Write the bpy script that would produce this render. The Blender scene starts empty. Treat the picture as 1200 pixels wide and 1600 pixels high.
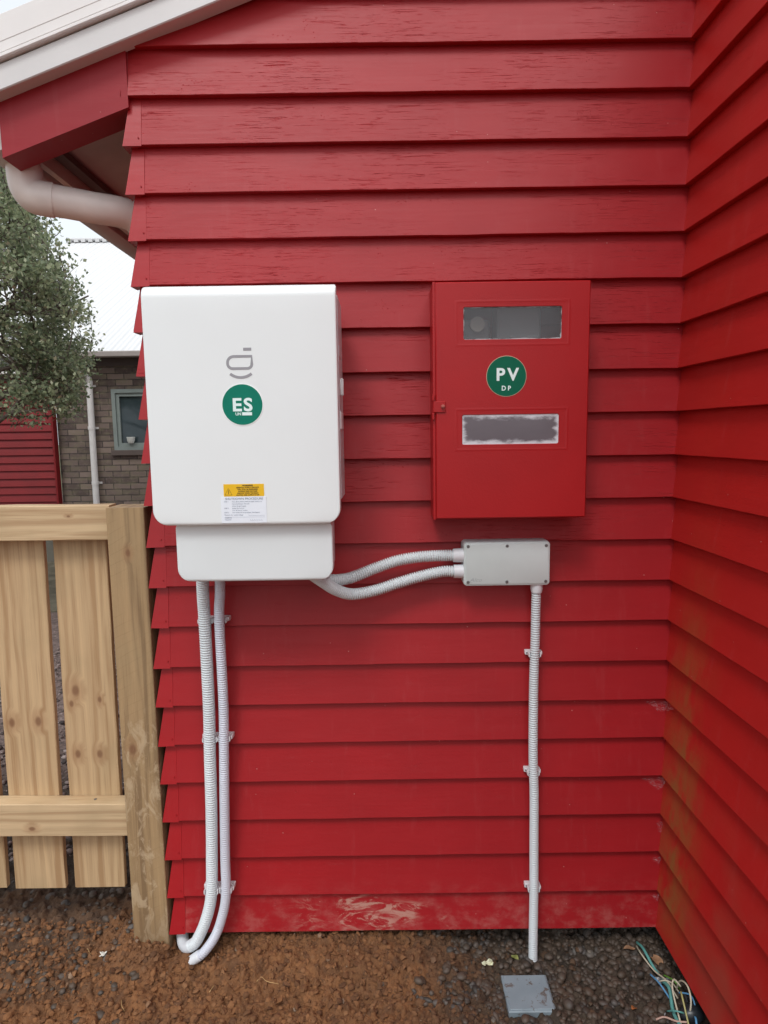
import bpy, math, random
import numpy as np
from mathutils import Vector, Matrix
random.seed(7); rng = np.random.default_rng(7)
R = math.radians
scene = bpy.context.scene
COL = scene.collection

# ---------------------------------------------------------------- camera
cam_d = bpy.data.cameras.new("camera"); cam = bpy.data.objects.new("camera", cam_d); COL.objects.link(cam)
cam_d.sensor_fit = 'HORIZONTAL'; cam_d.sensor_width = 36.0; cam_d.lens = 36.0*1008.976/1200.0
cam_d.clip_start = 0.05; cam_d.clip_end = 500
PITCH = 0.121356; ROLL = -0.0139607
fw = Vector((0, math.cos(PITCH), -math.sin(PITCH))); x0 = Vector((1, 0, 0)); u0 = x0.cross(fw)
cx = math.cos(ROLL)*x0 + math.sin(ROLL)*u0; cu = -math.sin(ROLL)*x0 + math.cos(ROLL)*u0
M = Matrix((cx, cu, -fw)).transposed().to_4x4(); M.translation = Vector((-0.884595, -1.96676, 1.636379))
cam.matrix_world = M
scene.camera = cam
scene.render.resolution_x = 768; scene.render.resolution_y = 1024

# ---------------------------------------------------------------- sky and sun (overcast, blown-out sky)
SUN_EL, SUN_AZ = R(54), R(-24)      # azimuth measured from behind the camera towards the left
world = bpy.data.worlds.new("World"); scene.world = world; world.use_nodes = True
wn = world.node_tree; wn.nodes.clear()
w_out = wn.nodes.new('ShaderNodeOutputWorld'); w_bg = wn.nodes.new('ShaderNodeBackground')
sky = wn.nodes.new('ShaderNodeTexSky'); sky.sky_type = 'NISHITA'; sky.sun_disc = False
sky.sun_elevation = SUN_EL; sky.sun_rotation = R(180)+SUN_AZ
sky.air_density = 1.0; sky.dust_density = 6.0; sky.ozone_density = 1.0
hs = wn.nodes.new('ShaderNodeHueSaturation'); hs.inputs['Saturation'].default_value = 0.16; hs.inputs['Value'].default_value = 1.0
wn.links.new(sky.outputs[0], hs.inputs['Color'])
mx = wn.nodes.new('ShaderNodeMix'); mx.data_type = 'RGBA'; mx.inputs[0].default_value = 0.55
wn.links.new(hs.outputs[0], mx.inputs[6]); mx.inputs[7].default_value = (9.3, 10.0, 10.8, 1)   # even cloud deck
wn.links.new(mx.outputs[2], w_bg.inputs['Color']); w_bg.inputs['Strength'].default_value = 0.115
wn.links.new(w_bg.outputs[0], w_out.inputs['Surface'])
sun_d = bpy.data.lights.new("sun", 'SUN'); sun_d.energy = 1.15; sun_d.angle = R(16); sun_d.color = (1.0, 0.99, 0.975)
sun = bpy.data.objects.new("sun", sun_d); COL.objects.link(sun)
sd = Vector((math.sin(SUN_AZ)*math.cos(SUN_EL), -math.cos(SUN_AZ)*math.cos(SUN_EL), math.sin(SUN_EL)))
sun.rotation_euler = sd.to_track_quat('Z', 'Y').to_euler(); sun.location = (0, 0, 8)
scene.view_settings.view_transform = 'Standard'; scene.view_settings.look = 'None'
scene.view_settings.gamma = 1.0; scene.view_settings.exposure = 0.33
scene.render.engine = 'CYCLES'

# ---------------------------------------------------------------- node helpers
class NT:
    def __init__(s, name):
        s.m = bpy.data.materials.new(name); s.m.use_nodes = True; s.t = s.m.node_tree; s.t.nodes.clear()
        s.out = s.n('ShaderNodeOutputMaterial'); s.b = s.n('ShaderNodeBsdfPrincipled'); s.l(s.b.outputs[0], s.out.inputs[0])
        s.co = s.n('ShaderNodeTexCoord').outputs['Object']
    def n(s, ty, **k):
        x = s.t.nodes.new(ty)
        for a, v in k.items(): setattr(x, a, v)
        return x
    def l(s, a, b): s.t.links.new(a, b)
    def put(s, sock, v):
        if isinstance(v, bpy.types.NodeSocket): s.l(v, sock)
        elif isinstance(v, (tuple, list)) and len(v) == 3 and sock.type == 'RGBA': sock.default_value = (*v, 1)
        else: sock.default_value = v
    def math(s, op, a, b=0.0, c=0.0, clamp=False):
        x = s.n('ShaderNodeMath', operation=op, use_clamp=clamp)
        s.put(x.inputs[0], a); s.put(x.inputs[1], b); s.put(x.inputs[2], c); return x.outputs[0]
    def mapv(s, scale=(1, 1, 1), loc=(0, 0, 0), src=None, rot=(0, 0, 0)):
        x = s.n('ShaderNodeMapping'); s.l(src or s.co, x.inputs[0]); x.inputs['Scale'].default_value = scale
        x.inputs['Location'].default_value = loc; x.inputs['Rotation'].default_value = rot; return x.outputs[0]
    def noise(s, v, scale=5, detail=4, rough=.5, dist=0.0, col=False):
        x = s.n('ShaderNodeTexNoise'); s.l(v, x.inputs['Vector']); x.inputs['Scale'].default_value = scale
        x.inputs['Detail'].default_value = detail; x.inputs['Roughness'].default_value = rough; x.inputs['Distortion'].default_value = dist
        return x.outputs['Color' if col else 'Fac']
    def vor(s, v, scale=5, feat='F1', out='Distance', rnd=1.0):
        x = s.n('ShaderNodeTexVoronoi', feature=feat); s.l(v, x.inputs['Vector']); x.inputs['Scale'].default_value = scale
        x.inputs['Randomness'].default_value = rnd; return x.outputs[out]
    def ramp(s, f, stops, interp='LINEAR'):
        x = s.n('ShaderNodeValToRGB'); s.l(f, x.inputs[0]); e = x.color_ramp; e.interpolation = interp
        while len(e.elements) < len(stops): e.elements.new(.5)
        for el, (p, c) in zip(e.elements, stops):
            el.position = p; el.color = (c, c, c, 1) if isinstance(c, (int, float)) else (*c, 1)
        return x.outputs[0]
    def mix(s, f, a, b, mode='MIX'):
        x = s.n('ShaderNodeMix', data_type='RGBA', blend_type=mode); s.put(x.inputs[0], f); s.put(x.inputs[6], a); s.put(x.inputs[7], b); return x.outputs[2]
    def sep(s, v=None):
        x = s.n('ShaderNodeSeparateXYZ'); s.l(v or s.co, x.inputs[0]); return x.outputs
    def comb(s, x_, y_, z_):
        x = s.n('ShaderNodeCombineXYZ'); s.put(x.inputs[0], x_); s.put(x.inputs[1], y_); s.put(x.inputs[2], z_); return x.outputs[0]
    def sstep(s, v, a, b):
        x = s.n('ShaderNodeMapRange', interpolation_type='SMOOTHSTEP'); s.put(x.inputs[0], v); x.inputs[1].default_value = a; x.inputs[2].default_value = b; return x.outputs[0]
    def bump(s, h, dist, strength=1.0, prev=None):
        x = s.n('ShaderNodeBump'); s.l(h, x.inputs['Height']); x.inputs['Distance'].default_value = dist; x.inputs['Strength'].default_value = strength
        if prev: s.l(prev, x.inputs['Normal'])
        return x.outputs[0]
    def fin(s, col=None, rough=.5, nrm=None, **k):
        if col is not None: s.put(s.b.inputs['Base Color'], col)
        s.put(s.b.inputs['Roughness'], rough)
        if nrm: s.l(nrm, s.b.inputs['Normal'])
        for a, v in k.items(): s.put(s.b.inputs[a.replace('_', ' ')], v)
        return s.m

def simple(name, col, rough=.5, var=.08, scale=12, bump=0.0, bscale=60, **k):
    t = NT(name); f = t.noise(t.co, scale, 5, .6)
    lo = tuple(c*(1-var) for c in col); hi = tuple(min(1, c*(1+var)) for c in col)
    c = t.ramp(f, [(.3, lo), (.7, hi)])
    n = t.bump(t.noise(t.co, bscale, 3), bump) if bump else None
    return t.fin(c, t.math('ADD', t.math('MULTIPLY', f, .15), rough-.07), n, **k)

# ---------------------------------------------------------------- mesh helpers
BASE = {}
def tag(o, label=None, cat=None, group=None, kind=None):
    for a, v in (('label', label), ('category', cat), ('group', group), ('kind', kind)):
        if v: o[a] = v
    return o
def empty(name, loc, label, cat, group=None):
    o = bpy.data.objects.new(name, None); COL.objects.link(o); o.location = loc; o.empty_display_size = .1
    BASE[o.name] = Vector(loc); return tag(o, label, cat, group)
def obj(name, vf, mat, parent=None, base=None, smooth=False, label=None, mats=None, mi=None):
    v, f = vf; b = BASE[parent.name] if parent else Vector(base or (0, 0, 0))
    v = np.asarray(v, dtype=float) - np.array(b)
    me = bpy.data.meshes.new(name); me.from_pydata(v.tolist(), [], [list(map(int, q)) for q in f]) if not isinstance(f, np.ndarray) else fast_mesh(me, v, f)
    if mats:
        for m_ in mats: me.materials.append(m_)
        if mi is not None: me.polygons.foreach_set('material_index', mi)
    else: me.materials.append(mat)
    if smooth:
        me.polygons.foreach_set('use_smooth', [True]*len(me.polygons))
    me.validate(); me.update()
    if smooth is not False and smooth is not True:
        me.set_sharp_from_angle(angle=R(smooth))
    o = bpy.data.objects.new(name, me); COL.objects.link(o); BASE[o.name] = b
    if parent: o.parent = parent
    else: o.location = b
    if label: o['label'] = label
    return o
def fast_mesh(me, v, f):
    k = f.shape[1]; me.vertices.add(len(v)); me.vertices.foreach_set('co', v.ravel())
    me.loops.add(f.size); me.loops.foreach_set('vertex_index', f.ravel().astype(np.int32))
    me.polygons.add(len(f)); me.polygons.foreach_set('loop_start', np.arange(0, f.size, k, dtype=np.int32))
    me.polygons.foreach_set('loop_total', np.full(len(f), k, dtype=np.int32))
def join(*vfs):
    V, Fc, n = [], [], 0
    for v, f in vfs:
        V += [tuple(p) for p in v]; Fc += [tuple(i+n for i in q) for q in f]; n += len(v)
    return V, Fc
def box(x0, x1, y0, y1, z0, z1, ch=0.0):
    """box with chamfered edges"""
    if ch <= 0:
        v = [(x, y, z) for z in (z0, z1) for y in (y0, y1) for x in (x0, x1)]
        return v, [(0, 2, 3, 1), (4, 5, 7, 6), (0, 1, 5, 4), (2, 6, 7, 3), (0, 4, 6, 2), (1, 3, 7, 5)]
    return loft([rr(x0+ch, x1-ch, z0+ch, z1-ch, ch*.3, 1, y0), rr(x0, x1, z0, z1, ch, 1, y0+ch), rr(x0, x1, z0, z1, ch, 1, y1-ch), rr(x0+ch, x1-ch, z0+ch, z1-ch, ch*.3, 1, y1)])
def rr(x0, x1, z0, z1, r, seg, y):
    """rounded rectangle loop in the XZ plane, facing -Y"""
    r4 = r if isinstance(r, (tuple, list)) else (r,)*4     # bl, br, tr, tl
    out = []
    for (cx_, cz_, a0, rr_) in ((x0+r4[0], z0+r4[0], 180, r4[0]), (x1-r4[1], z0+r4[1], 270, r4[1]), (x1-r4[2], z1-r4[2], 0, r4[2]), (x0+r4[3], z1-r4[3], 90, r4[3])):
        for k in range(seg+1):
            a = R(a0+90*k/seg); out.append((cx_+rr_*math.cos(a), y, cz_+rr_*math.sin(a)))
    return out
def loft(loops, cap0=True, cap1=True):
    n = len(loops[0]); V = [p for l in loops for p in l]; F_ = []
    for i in range(len(loops)-1):
        for k in range(n):
            a, b = i*n+k, i*n+(k+1) % n; F_.append((a, b, b+n, a+n))
    F_ = [q[::-1] for q in F_]
    if cap0: F_.append(tuple(range(n)))
    if cap1: F_.append(tuple(range((len(loops)-1)*n, len(loops)*n))[::-1])
    return V, F_
def disc(cx_, cz_, r, y, t=.0006, seg=64):
    mk = lambda rr_, yy: [(cx_+rr_*math.cos(2*math.pi*k/seg), yy, cz_+rr_*math.sin(2*math.pi*k/seg)) for k in range(seg)]
    return loft([mk(r-.0002, y-t), mk(r, y-t*.6), mk(r, y)])
def cyl(p0, p1, r0, r1=None, seg=20):
    return tube([p0, p1], [r0, r1 if r1 is not None else r0], seg)
def frames(P):
    P = [Vector(p) for p in P]; T = []
    for i in range(len(P)):
        T.append((P[min(i+1, len(P)-1)]-P[max(i-1, 0)]).normalized())
    n = T[0].orthogonal().normalized(); N = [n]
    for i in range(1, len(P)):
        n = (n - T[i]*n.dot(T[i])).normalized(); N.append(n)
    return P, T, N
def tube(path, rad, seg=16, caps=True):
    P, T, N = frames(path); V, F_ = [], []
    if not isinstance(rad, (list, tuple, np.ndarray)): rad = [rad]*len(P)
    for p, t, n, r in zip(P, T, N, rad):
        b = t.cross(n)
        for k in range(seg):
            a = 2*math.pi*k/seg; V.append(tuple(p+n*(r*math.cos(a))+b*(r*math.sin(a))))
    for i in range(len(P)-1):
        for k in range(seg):
            a, b = i*seg+k, i*seg+(k+1) % seg; F_.append((a, b, b+seg, a+seg))
    if caps: F_ += [tuple(range(seg))[::-1], tuple(range((len(P)-1)*seg, len(P)*seg))]
    return V, F_
def spline(pts, step):
    """Catmull-Rom resampled at even arc length"""
    P = [Vector(p) for p in pts]; P = [P[0]*2-P[1]]+P+[P[-1]*2-P[-2]]; D = []
    for i in range(1, len(P)-2):
        for k in range(24):
            t = k/24; a, b, c, d = P[i-1:i+3]
            D.append(.5*((2*b)+(c-a)*t+(2*a-5*b+4*c-d)*t*t+(3*b-a-3*c+d)*t**3))
    D.append(P[-2]); L = [0]
    for i in range(1, len(D)): L.append(L[-1]+(D[i]-D[i-1]).length)
    n = max(2, int(L[-1]/step)); A = np.array(D); s = np.linspace(0, L[-1], n+1)
    return [Vector((np.interp(t, L, A[:, 0]), np.interp(t, L, A[:, 1]), np.interp(t, L, A[:, 2]))) for t in s]
def text(s, x, z, size, y, align='CENTER', bold=0.0, sx=1.0, shear=0.0, ext=.00015):
    cu_ = bpy.data.curves.new('t', 'FONT'); cu_.body = s; cu_.size = size; cu_.align_x = align; cu_.offset = bold; cu_.extrude = ext; cu_.shear = shear
    cu_.resolution_u = 4
    o = bpy.data.objects.new('t', cu_); COL.objects.link(o); me = o.to_mesh()
    V = [(x+v.co.x*sx, y-ext-v.co.z, z+v.co.y) for v in me.vertices]; Fc = [tuple(p.vertices) for p in me.polygons]
    o.to_mesh_clear(); bpy.data.objects.remove(o); bpy.data.curves.remove(cu_); return V, Fc
def ribbon(pts, w, y, t=.0003, closed=False):
    """flat stroke of width w in the XZ plane"""
    n = len(pts); V, F_ = [], []
    for i, (x, z) in enumerate(pts):
        a = pts[(i-1) % n] if (closed or i > 0) else pts[i]; b = pts[(i+1) % n] if (closed or i < n-1) else pts[i]
        dx, dz = b[0]-a[0], b[1]-a[1]; l = math.hypot(dx, dz) or 1; nx, nz = -dz/l*w/2, dx/l*w/2
        V += [(x+nx, y-t, z+nz), (x-nx, y-t, z-nz), (x+nx, y, z+nz), (x-nx, y, z-nz)]
    for i in range(n if closed else n-1):
        a, b = i*4, ((i+1) % n)*4
        F_ += [(a, a+1, b+1, b), (a, b, b+2, a+2), (a+1, a+3, b+3, b+1)]
    return V, F_

# ---------------------------------------------------------------- materials
def red_paint(name, along='x', base=(.335, .0085, .0125), stain=False, rough=.48, cracks=1.0):
    t = NT(name); X, Y, Z = t.sep(); A = X if along == 'x' else Y
    row = t.math('FLOOR', t.math('MULTIPLY', t.math('ADD', Z, .0103), 1/.1302))
    wn_ = t.n('ShaderNodeTexWhiteNoise', noise_dimensions='1D'); t.l(row, wn_.inputs['W']); rnd = wn_.outputs['Value']
    v = t.comb(t.math('ADD', t.math('MULTIPLY', A, 2.2), t.math('MULTIPLY', rnd, 37)), t.math('MULTIPLY', row, 3.1), t.math('MULTIPLY', Z, 75))
    grain = t.noise(v, 2.0, 6, .62, .6)
    v2 = t.comb(t.math('ADD', t.math('MULTIPLY', A, 6.5), t.math('MULTIPLY', rnd, 11)), row, t.math('MULTIPLY', Z, 210))
    crk = t.ramp(t.noise(v2, 1.6, 4, .6, 1.2), [(.30, 0.0), (.40, 1.0)])
    v3 = t.comb(t.math('MULTIPLY', A, 160), row, t.math('MULTIPLY', Z, 12))
    saw = t.noise(v3, 1, 3, .5)
    patch = t.sstep(t.noise(t.comb(t.math('MULTIPLY', A, 2.0), t.math('MULTIPLY', row, 7.3), t.math('MULTIPLY', Z, 4)), 1.5, 2), .40, .66)
    amt = t.math('MULTIPLY', t.math('MULTIPLY', patch, t.sstep(Z, .9, 1.7)), cracks)
    pits = t.ramp(t.vor(t.mapv((90, 90, 120)), 1.0), [(.08, 0.0), (.2, 1.0)])
    pm = t.math('MULTIPLY', t.sstep(t.noise(t.mapv((5, 5, 11)), 1.2, 2), .60, .72), cracks)
    soft = t.noise(t.mapv((3, 3, 5)), 1.5, 4)
    col = t.mix(t.math('MULTIPLY', soft, .9), tuple(c*.84 for c in base), tuple(min(1, c*1.12) for c in base))
    wear = t.noise(t.mapv((11, 11, 30)), 1.3, 6, .7)
    col = t.mix(t.math('MULTIPLY', t.sstep(wear, .58, .8), .16), col, (.40, .08, .08))
    col = t.mix(t.math('MULTIPLY', rnd, .10), col, tuple(c*.7 for c in base))
    col = t.mix(t.math('MULTIPLY', t.math('MULTIPLY', t.math('SUBTRACT', 1.0, crk), amt), .20), col, (.12, .008, .01))
    # vertical rain streak dust
    st = t.noise(t.mapv((38, 38, 1.6)), 1.0, 3, .6)
    col = t.mix(t.math('MULTIPLY', t.sstep(st, .55, .8), .06), col, (.5, .16, .16))
    # tiny pale specks
    sp = t.ramp(t.vor(t.mapv((17, 17, 17)), 1.0), [(.018, 1.0), (.03, 0.0)])
    col = t.mix(t.math('MULTIPLY', sp, .55), col, (.65, .4, .36))
    if along == 'x' and stain:   # soil splash and scuffs on the lowest boards
        m = t.noise(t.mapv((7, 7, 22), (.3, 0, 0)), 1.3, 7, .75, 1.2)
        near = t.math('MULTIPLY', t.sstep(X, -1.25, -1.08), t.math('SUBTRACT', 1.0, t.sstep(X, -.72, -.60)))
        low = t.math('SUBTRACT', 1.0, t.sstep(Z, .09, .12))
        k = t.math('MULTIPLY', t.math('MULTIPLY', near, low), t.sstep(m, .50, .60))
        col = t.mix(t.math('MULTIPLY', t.math('MULTIPLY', k, t.sstep(t.noise(t.mapv((5, 5, 9), (2.2, 0, 0)), 1.0, 3), .44, .60)), .70), col, (.50, .31, .24))
        d2 = t.math('MULTIPLY', t.math('SUBTRACT', 1.0, t.sstep(Z, .0, .20)), t.sstep(t.noise(t.mapv((14, 14, 20)), 1.2, 6, .7), .42, .72))
        col = t.mix(t.math('MULTIPLY', d2, .32), col, (.48, .20, .17))
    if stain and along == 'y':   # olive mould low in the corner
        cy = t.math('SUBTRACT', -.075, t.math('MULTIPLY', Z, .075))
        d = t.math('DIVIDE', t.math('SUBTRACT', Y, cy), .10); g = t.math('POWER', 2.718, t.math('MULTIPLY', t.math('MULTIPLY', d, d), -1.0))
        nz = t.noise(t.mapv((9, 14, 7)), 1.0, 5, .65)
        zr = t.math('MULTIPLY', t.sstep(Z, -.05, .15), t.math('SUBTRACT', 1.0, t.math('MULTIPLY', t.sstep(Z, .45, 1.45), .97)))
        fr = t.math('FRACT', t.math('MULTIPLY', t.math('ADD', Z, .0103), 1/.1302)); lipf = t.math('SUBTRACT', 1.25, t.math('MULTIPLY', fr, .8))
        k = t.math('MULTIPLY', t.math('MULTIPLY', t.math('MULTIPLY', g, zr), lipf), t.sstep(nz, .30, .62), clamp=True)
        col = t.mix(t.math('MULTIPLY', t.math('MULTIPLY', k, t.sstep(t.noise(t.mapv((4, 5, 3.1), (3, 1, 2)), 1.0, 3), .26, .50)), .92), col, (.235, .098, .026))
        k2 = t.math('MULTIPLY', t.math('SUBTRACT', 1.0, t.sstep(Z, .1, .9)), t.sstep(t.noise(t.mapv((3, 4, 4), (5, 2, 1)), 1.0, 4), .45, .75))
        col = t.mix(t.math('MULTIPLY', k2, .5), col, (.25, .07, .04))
    h = t.math('ADD', t.math('MULTIPLY', grain, .35), t.math('MULTIPLY', saw, .12))
    n1 = t.bump(h, .0012, .35*cracks+.1)
    n2 = t.bump(t.math('MULTIPLY', t.math('SUBTRACT', 1.0, crk), t.math('MULTIPLY', amt, -1.0)), .0018, .7, n1)
    n3 = t.bump(t.math('MULTIPLY', t.math('SUBTRACT', pits, 1.0), pm), .0022, .6, n2)
    n4 = t.bump(t.noise(t.mapv((3, 3, 14)), 1.4, 3), .004, .25, n3)
    return t.fin(col, t.math('ADD', t.math('MULTIPLY', grain, .16), rough-.08), n4, Specular_IOR_Level=.38)
M_WALL = red_paint('red_weatherboard_paint', 'x', stain=True)
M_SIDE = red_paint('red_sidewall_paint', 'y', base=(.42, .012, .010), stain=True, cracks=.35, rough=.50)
M_SOAK = red_paint('red_metal_corner_paint', 'x', base=(.35, .011, .015), cracks=0.0, rough=.4)
M_BARGE = red_paint('red_bargeboard_paint', 'x', base=(.29, .009, .016), cracks=.15)
M_SHED = simple('red_shed_boards', (.19, .010, .012), .5, .12, 3, Specular_IOR_Level=.3)
M_BOX = simple('red_enamel_steel', (.36, .007, .009), .40, .06, 5, .0003, 220, Specular_IOR_Level=.40)
M_CAP = simple('light_grey_colour_steel', (.62, .61, .60), .4, .05, 3)
M_CAP2 = simple('white_grey_flashing', (.74, .72, .70), .42, .05, 3)
M_SOFF = simple('grey_soffit_sheet', (.58, .55, .53), .7, .1, 6)
M_FASC = simple('beige_fascia_paint', (.66, .58, .52), .5, .08, 6)
M_PVC = simple('cream_drain_pipe', (.80, .73, .68), .38, .08, 7)
M_WHITE = simple('white_powder_coat', (.745, .785, .785), .36, .012, 4, .0002, 500)
M_LOWCOV = simple('pale_grey_powder_coat', (.68, .725, .73), .40, .012, 4, .0002, 500)
M_SIDEPL = simple('inverter_side_casting', (.55, .56, .58), .38, .04, 8)
M_LOGO = simple('grey_logo_print', (.29, .29, .31), .5, .02, 8)
M_GREEN = simple('green_vinyl', (.001, .175, .115), .5, .06, 40, Specular_IOR_Level=.2)
M_GREEN2 = simple('dark_green_vinyl', (.001, .115, .062), .5, .06, 40, Specular_IOR_Level=.2)
M_TXT = simple('white_print', (.72, .86, .84), .45, .03, 30)
M_YEL = simple('yellow_vinyl', (.78, .47, .01), .4, .04, 30)
M_BLK = simple('black_print', (.06, .035, .01), .5, .05, 30)
M_GTX = simple('grey_blue_print', (.25, .29, .36), .5, .05, 30)
M_PAPER = simple('white_label_paper', (.76, .81, .87), .5, .02, 30)
M_PAPEDGE = simple('pale_backing', (.80, .88, .85), .5, .02, 30)
M_JB = simple('grey_plastic', (.56, .62, .61), .42, .03, 8)
M_JBS = simple('grey_plastic_base', (.56, .59, .59), .45, .03, 8)
M_SCREW = simple('steel_screw', (.22, .22, .22), .35, .15, 200, Metallic=.7)
M_FLEX = simple('white_grey_conduit', (.60, .64, .655), .42, .05, 9)
M_FLEX2 = simple('lilac_white_conduit', (.58, .595, .66), .45, .05, 9)
M_FLEXD = simple('white_plastic_sleeve', (.64, .655, .68), .38, .06, 14)
M_DARK = simple('dark_void', (.018, .016, .015), .9, .2, 6)
M_CONC = simple('dark_concrete', (.06, .05, .045), .9, .2, 9, .003, 30)
M_WEB = None

def wood(name, axis, knots=(), base=(.50, .345, .190), dark=(.37, .225, .110), plane='xz', rough=.62, saw=0.0, dirt=False):
    """pine: grain stretched along axis, rings round given knots (positions in object coordinates)"""
    t = NT(name); X, Y, Z = t.sep(); al, ac = (Z, X) if axis == 'z' else (X, Z)
    warp = None; kn = None; rings = None
    for (kx, kz, kr) in knots:
        dx = t.math('SUBTRACT', X, kx); dz = t.math('SUBTRACT', Z, kz)
        if axis == 'z': dz = t.math('MULTIPLY', dz, .62)
        else: dx = t.math('MULTIPLY', dx, .62)
        d = t.math('SQRT', t.math('ADD', t.math('MULTIPLY', dx, dx), t.math('MULTIPLY', dz, dz)))
        m = t.math('SUBTRACT', 1.0, t.sstep(d, kr*.9, kr*2.6)); c = t.math('SUBTRACT', 1.0, t.sstep(d, kr*.35, kr*1.0))
        off = t.math('MULTIPLY', m, t.math('MULTIPLY', d, .8))
        warp = off if warp is None else t.math('ADD', warp, off); kn = c if kn is None else t.math('MAXIMUM', kn, c)
        rings = m if rings is None else t.math('MAXIMUM', rings, m)
    w = ac if warp is None else t.math('ADD', ac, warp)
    isl = t.n('ShaderNodeNewGeometry').outputs['Random Per Island']
    v = t.comb(t.math('ADD', t.math('MULTIPLY', w, 30), t.math('MULTIPLY', isl, 50)), t.math('MULTIPLY', Y, 12), t.math('MULTIPLY', al, 1.1))
    g1 = t.noise(v, 1.0, 5, .55, .7)
    v2 = t.comb(t.math('MULTIPLY', w, 260), t.math('MULTIPLY', Y, 200), t.math('MULTIPLY', al, 5))
    g2 = t.noise(v2, 1.0, 3, .6)
    wv = t.math('SINE', t.math('ADD', t.math('MULTIPLY', w, 210), t.math('MULTIPLY', t.noise(t.comb(t.math('MULTIPLY', ac, 8), isl, t.math('MULTIPLY', al, 1.4)), 1.0, 2), 16)))
    f = t.math('ADD', t.math('MULTIPLY', g1, .72), t.math('ADD', t.math('MULTIPLY', wv, .05), t.math('MULTIPLY', g2, .22)))
    col = t.ramp(f, [(.37, dark), (.50, base), (.68, tuple(min(1, c*1.22) for c in base))])
    fl = t.ramp(g2, [(.30, 1.0), (.42, 0.0)]); col = t.mix(t.math('MULTIPLY', fl, .28), col, (.24, .13, .06))
    obi = t.n('ShaderNodeObjectInfo').outputs['Random']; col = t.mix(t.math('MULTIPLY', obi, .18), col, (.34, .22, .12))
    big = t.noise(t.mapv((5, 5, 3.5)), 1.0, 4)
    col = t.mix(t.math('MULTIPLY', t.sstep(big, .45, .75), .35), col, (.30, .225, .12))
    if kn is not None:
        col = t.mix(t.math('MULTIPLY', rings, .36), col, (.28, .135, .06))
        col = t.mix(t.math('MULTIPLY', kn, .78), col, (.17, .075, .035))
    if saw:
        sv = t.math('SINE', t.math('ADD', t.math('MULTIPLY', t.math('SUBTRACT', Z, t.math('MULTIPLY', X, .5)), 190), t.math('MULTIPLY', t.noise(t.mapv((4, 4, 4)), 1.0, 2), 9)))
        sm = t.math('MULTIPLY', t.sstep(sv, .93, 1.0), t.sstep(t.noise(t.mapv((6, 6, 5), (1, 2, 3)), 1.0, 3), .45, .6))
        col = t.mix(t.math('MULTIPLY', sm, .25*saw), col, (.2, .13, .06))
    if dirt:
        k = t.math('MULTIPLY', t.sstep(t.noise(t.mapv((22, 22, 11)), 1.0, 6, .7, 1.0), .50, .62), t.math('SUBTRACT', 1.0, t.sstep(Z, .72, .86)))
        col = t.mix(t.math('MULTIPLY', k, .62), col, (.50, .38, .24))
        k = t.math('SUBTRACT', 1.0, t.sstep(t.math('ADD', Z, t.math('MULTIPLY', big, .12)), .06, .22))
        col = t.mix(t.math('MULTIPLY', k, .6), col, (.20, .12, .06))
    n = t.bump(t.math('ADD', g2, t.math('MULTIPLY', g1, .6)), .0012, .5)
    if dirt: n = t.bump(t.noise(t.mapv((30, 30, 16)), 1.0, 5, .7), .006, .35, n)
    return t.fin(col, rough, n)

# ---------------------------------------------------------------- the red house
W = 1.619
ZR = [-0.0103, 0.1231, 0.2614, 0.3939, 0.5248, 0.656, 0.7835, 0.912, 1.0427, 1.1712, 1.2998, 1.4297, 1.5598, 1.69, 1.8177, 1.9481, 2.0797, 2.2087, 2.3376, 2.4688, 2.6008, 2.7308, 2.861, 2.991, 3.121]
ZL = [-0.0074, 0.1246, 0.2593, 0.3918, 0.5231, 0.6525, 0.7824, 0.911, 1.0416, 1.1712, 1.2997, 1.4287, 1.5589, 1.6894, 1.8177, 1.9463, 2.078, 2.2062, 2.3345, 2.4667, 2.5985, 2.7285, 2.8587, 2.9887, 3.1187]
zc = lambda x: 2.602 + .36*(x+1.924)          # lower edge line of the verge capping
house = empty('weatherboard_house', (0, 0, 0), 'dark red weatherboard house corner with white verge capping, everything else is mounted on it', 'house')
PROF = [(.031, .0008), (.0016, 0.0), (0.0, .0016), (.0050, .031), (.0136, .082), None]
def board_rows(n0, n1, point, xs, zfun, x_start=None, seed=1):
    """one sheet of bevel-back weatherboards; point(a, y, z) places a point, a runs along the wall"""
    r = np.random.default_rng(seed); V, F_ = [], []
    for n in range(n0, n1):
        base = len(V); k = len(xs)
        lip = np.convolve(r.normal(0, 1, k+8), np.ones(9)/9, 'valid')*.0011; wob = np.convolve(r.normal(0, 1, k+24), np.ones(25)/25, 'valid')*.0018
        for j, a in enumerate(xs):
            zb, zt = zfun(n, a), zfun(n+1, a)+.004
            for p in PROF:
                if p is None: yy, zz = .0222, zt+.006
                else: yy, zz = p[0]+(wob[j] if p[0] < .02 else 0), zb+p[1]+(lip[j] if p[1] < .01 else 0)
                V.append(point(a, yy, zz, n))
        m = len(PROF)
        for j in range(k-1):
            for i in range(m-1):
                a = base+j*m+i; F_.append((a, a+m, a+m+1, a+1))
    return V, F_
xs = np.concatenate([np.linspace(0, 1, 110)])
def zf(n, a): return ZL[n]+(ZR[n]-ZL[n])*a
def front_pt(a, y, z, n):
    xl = -W + (max(y, 0) if n < 20 else 0.022)
    xl = max(xl, -1.924+(z-2.602-.035)/.36)     # gable cut follows the roof slope
    xr = .03
    return (xl+(xr-xl)*a, y, z)
front = obj('weatherboard_wall', board_rows(0, 24, front_pt, xs, zf, seed=3), M_WALL, house, smooth=14, label='front wall of red weatherboards carrying the electrical boxes')
AL = 0.01541
def side_pt(a, y, z, n):
    s = -.03 + a*1.75                                   # distance towards the camera from the corner
    return (math.sin(AL)*s + y*math.cos(AL), -math.cos(AL)*s, z)
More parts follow.
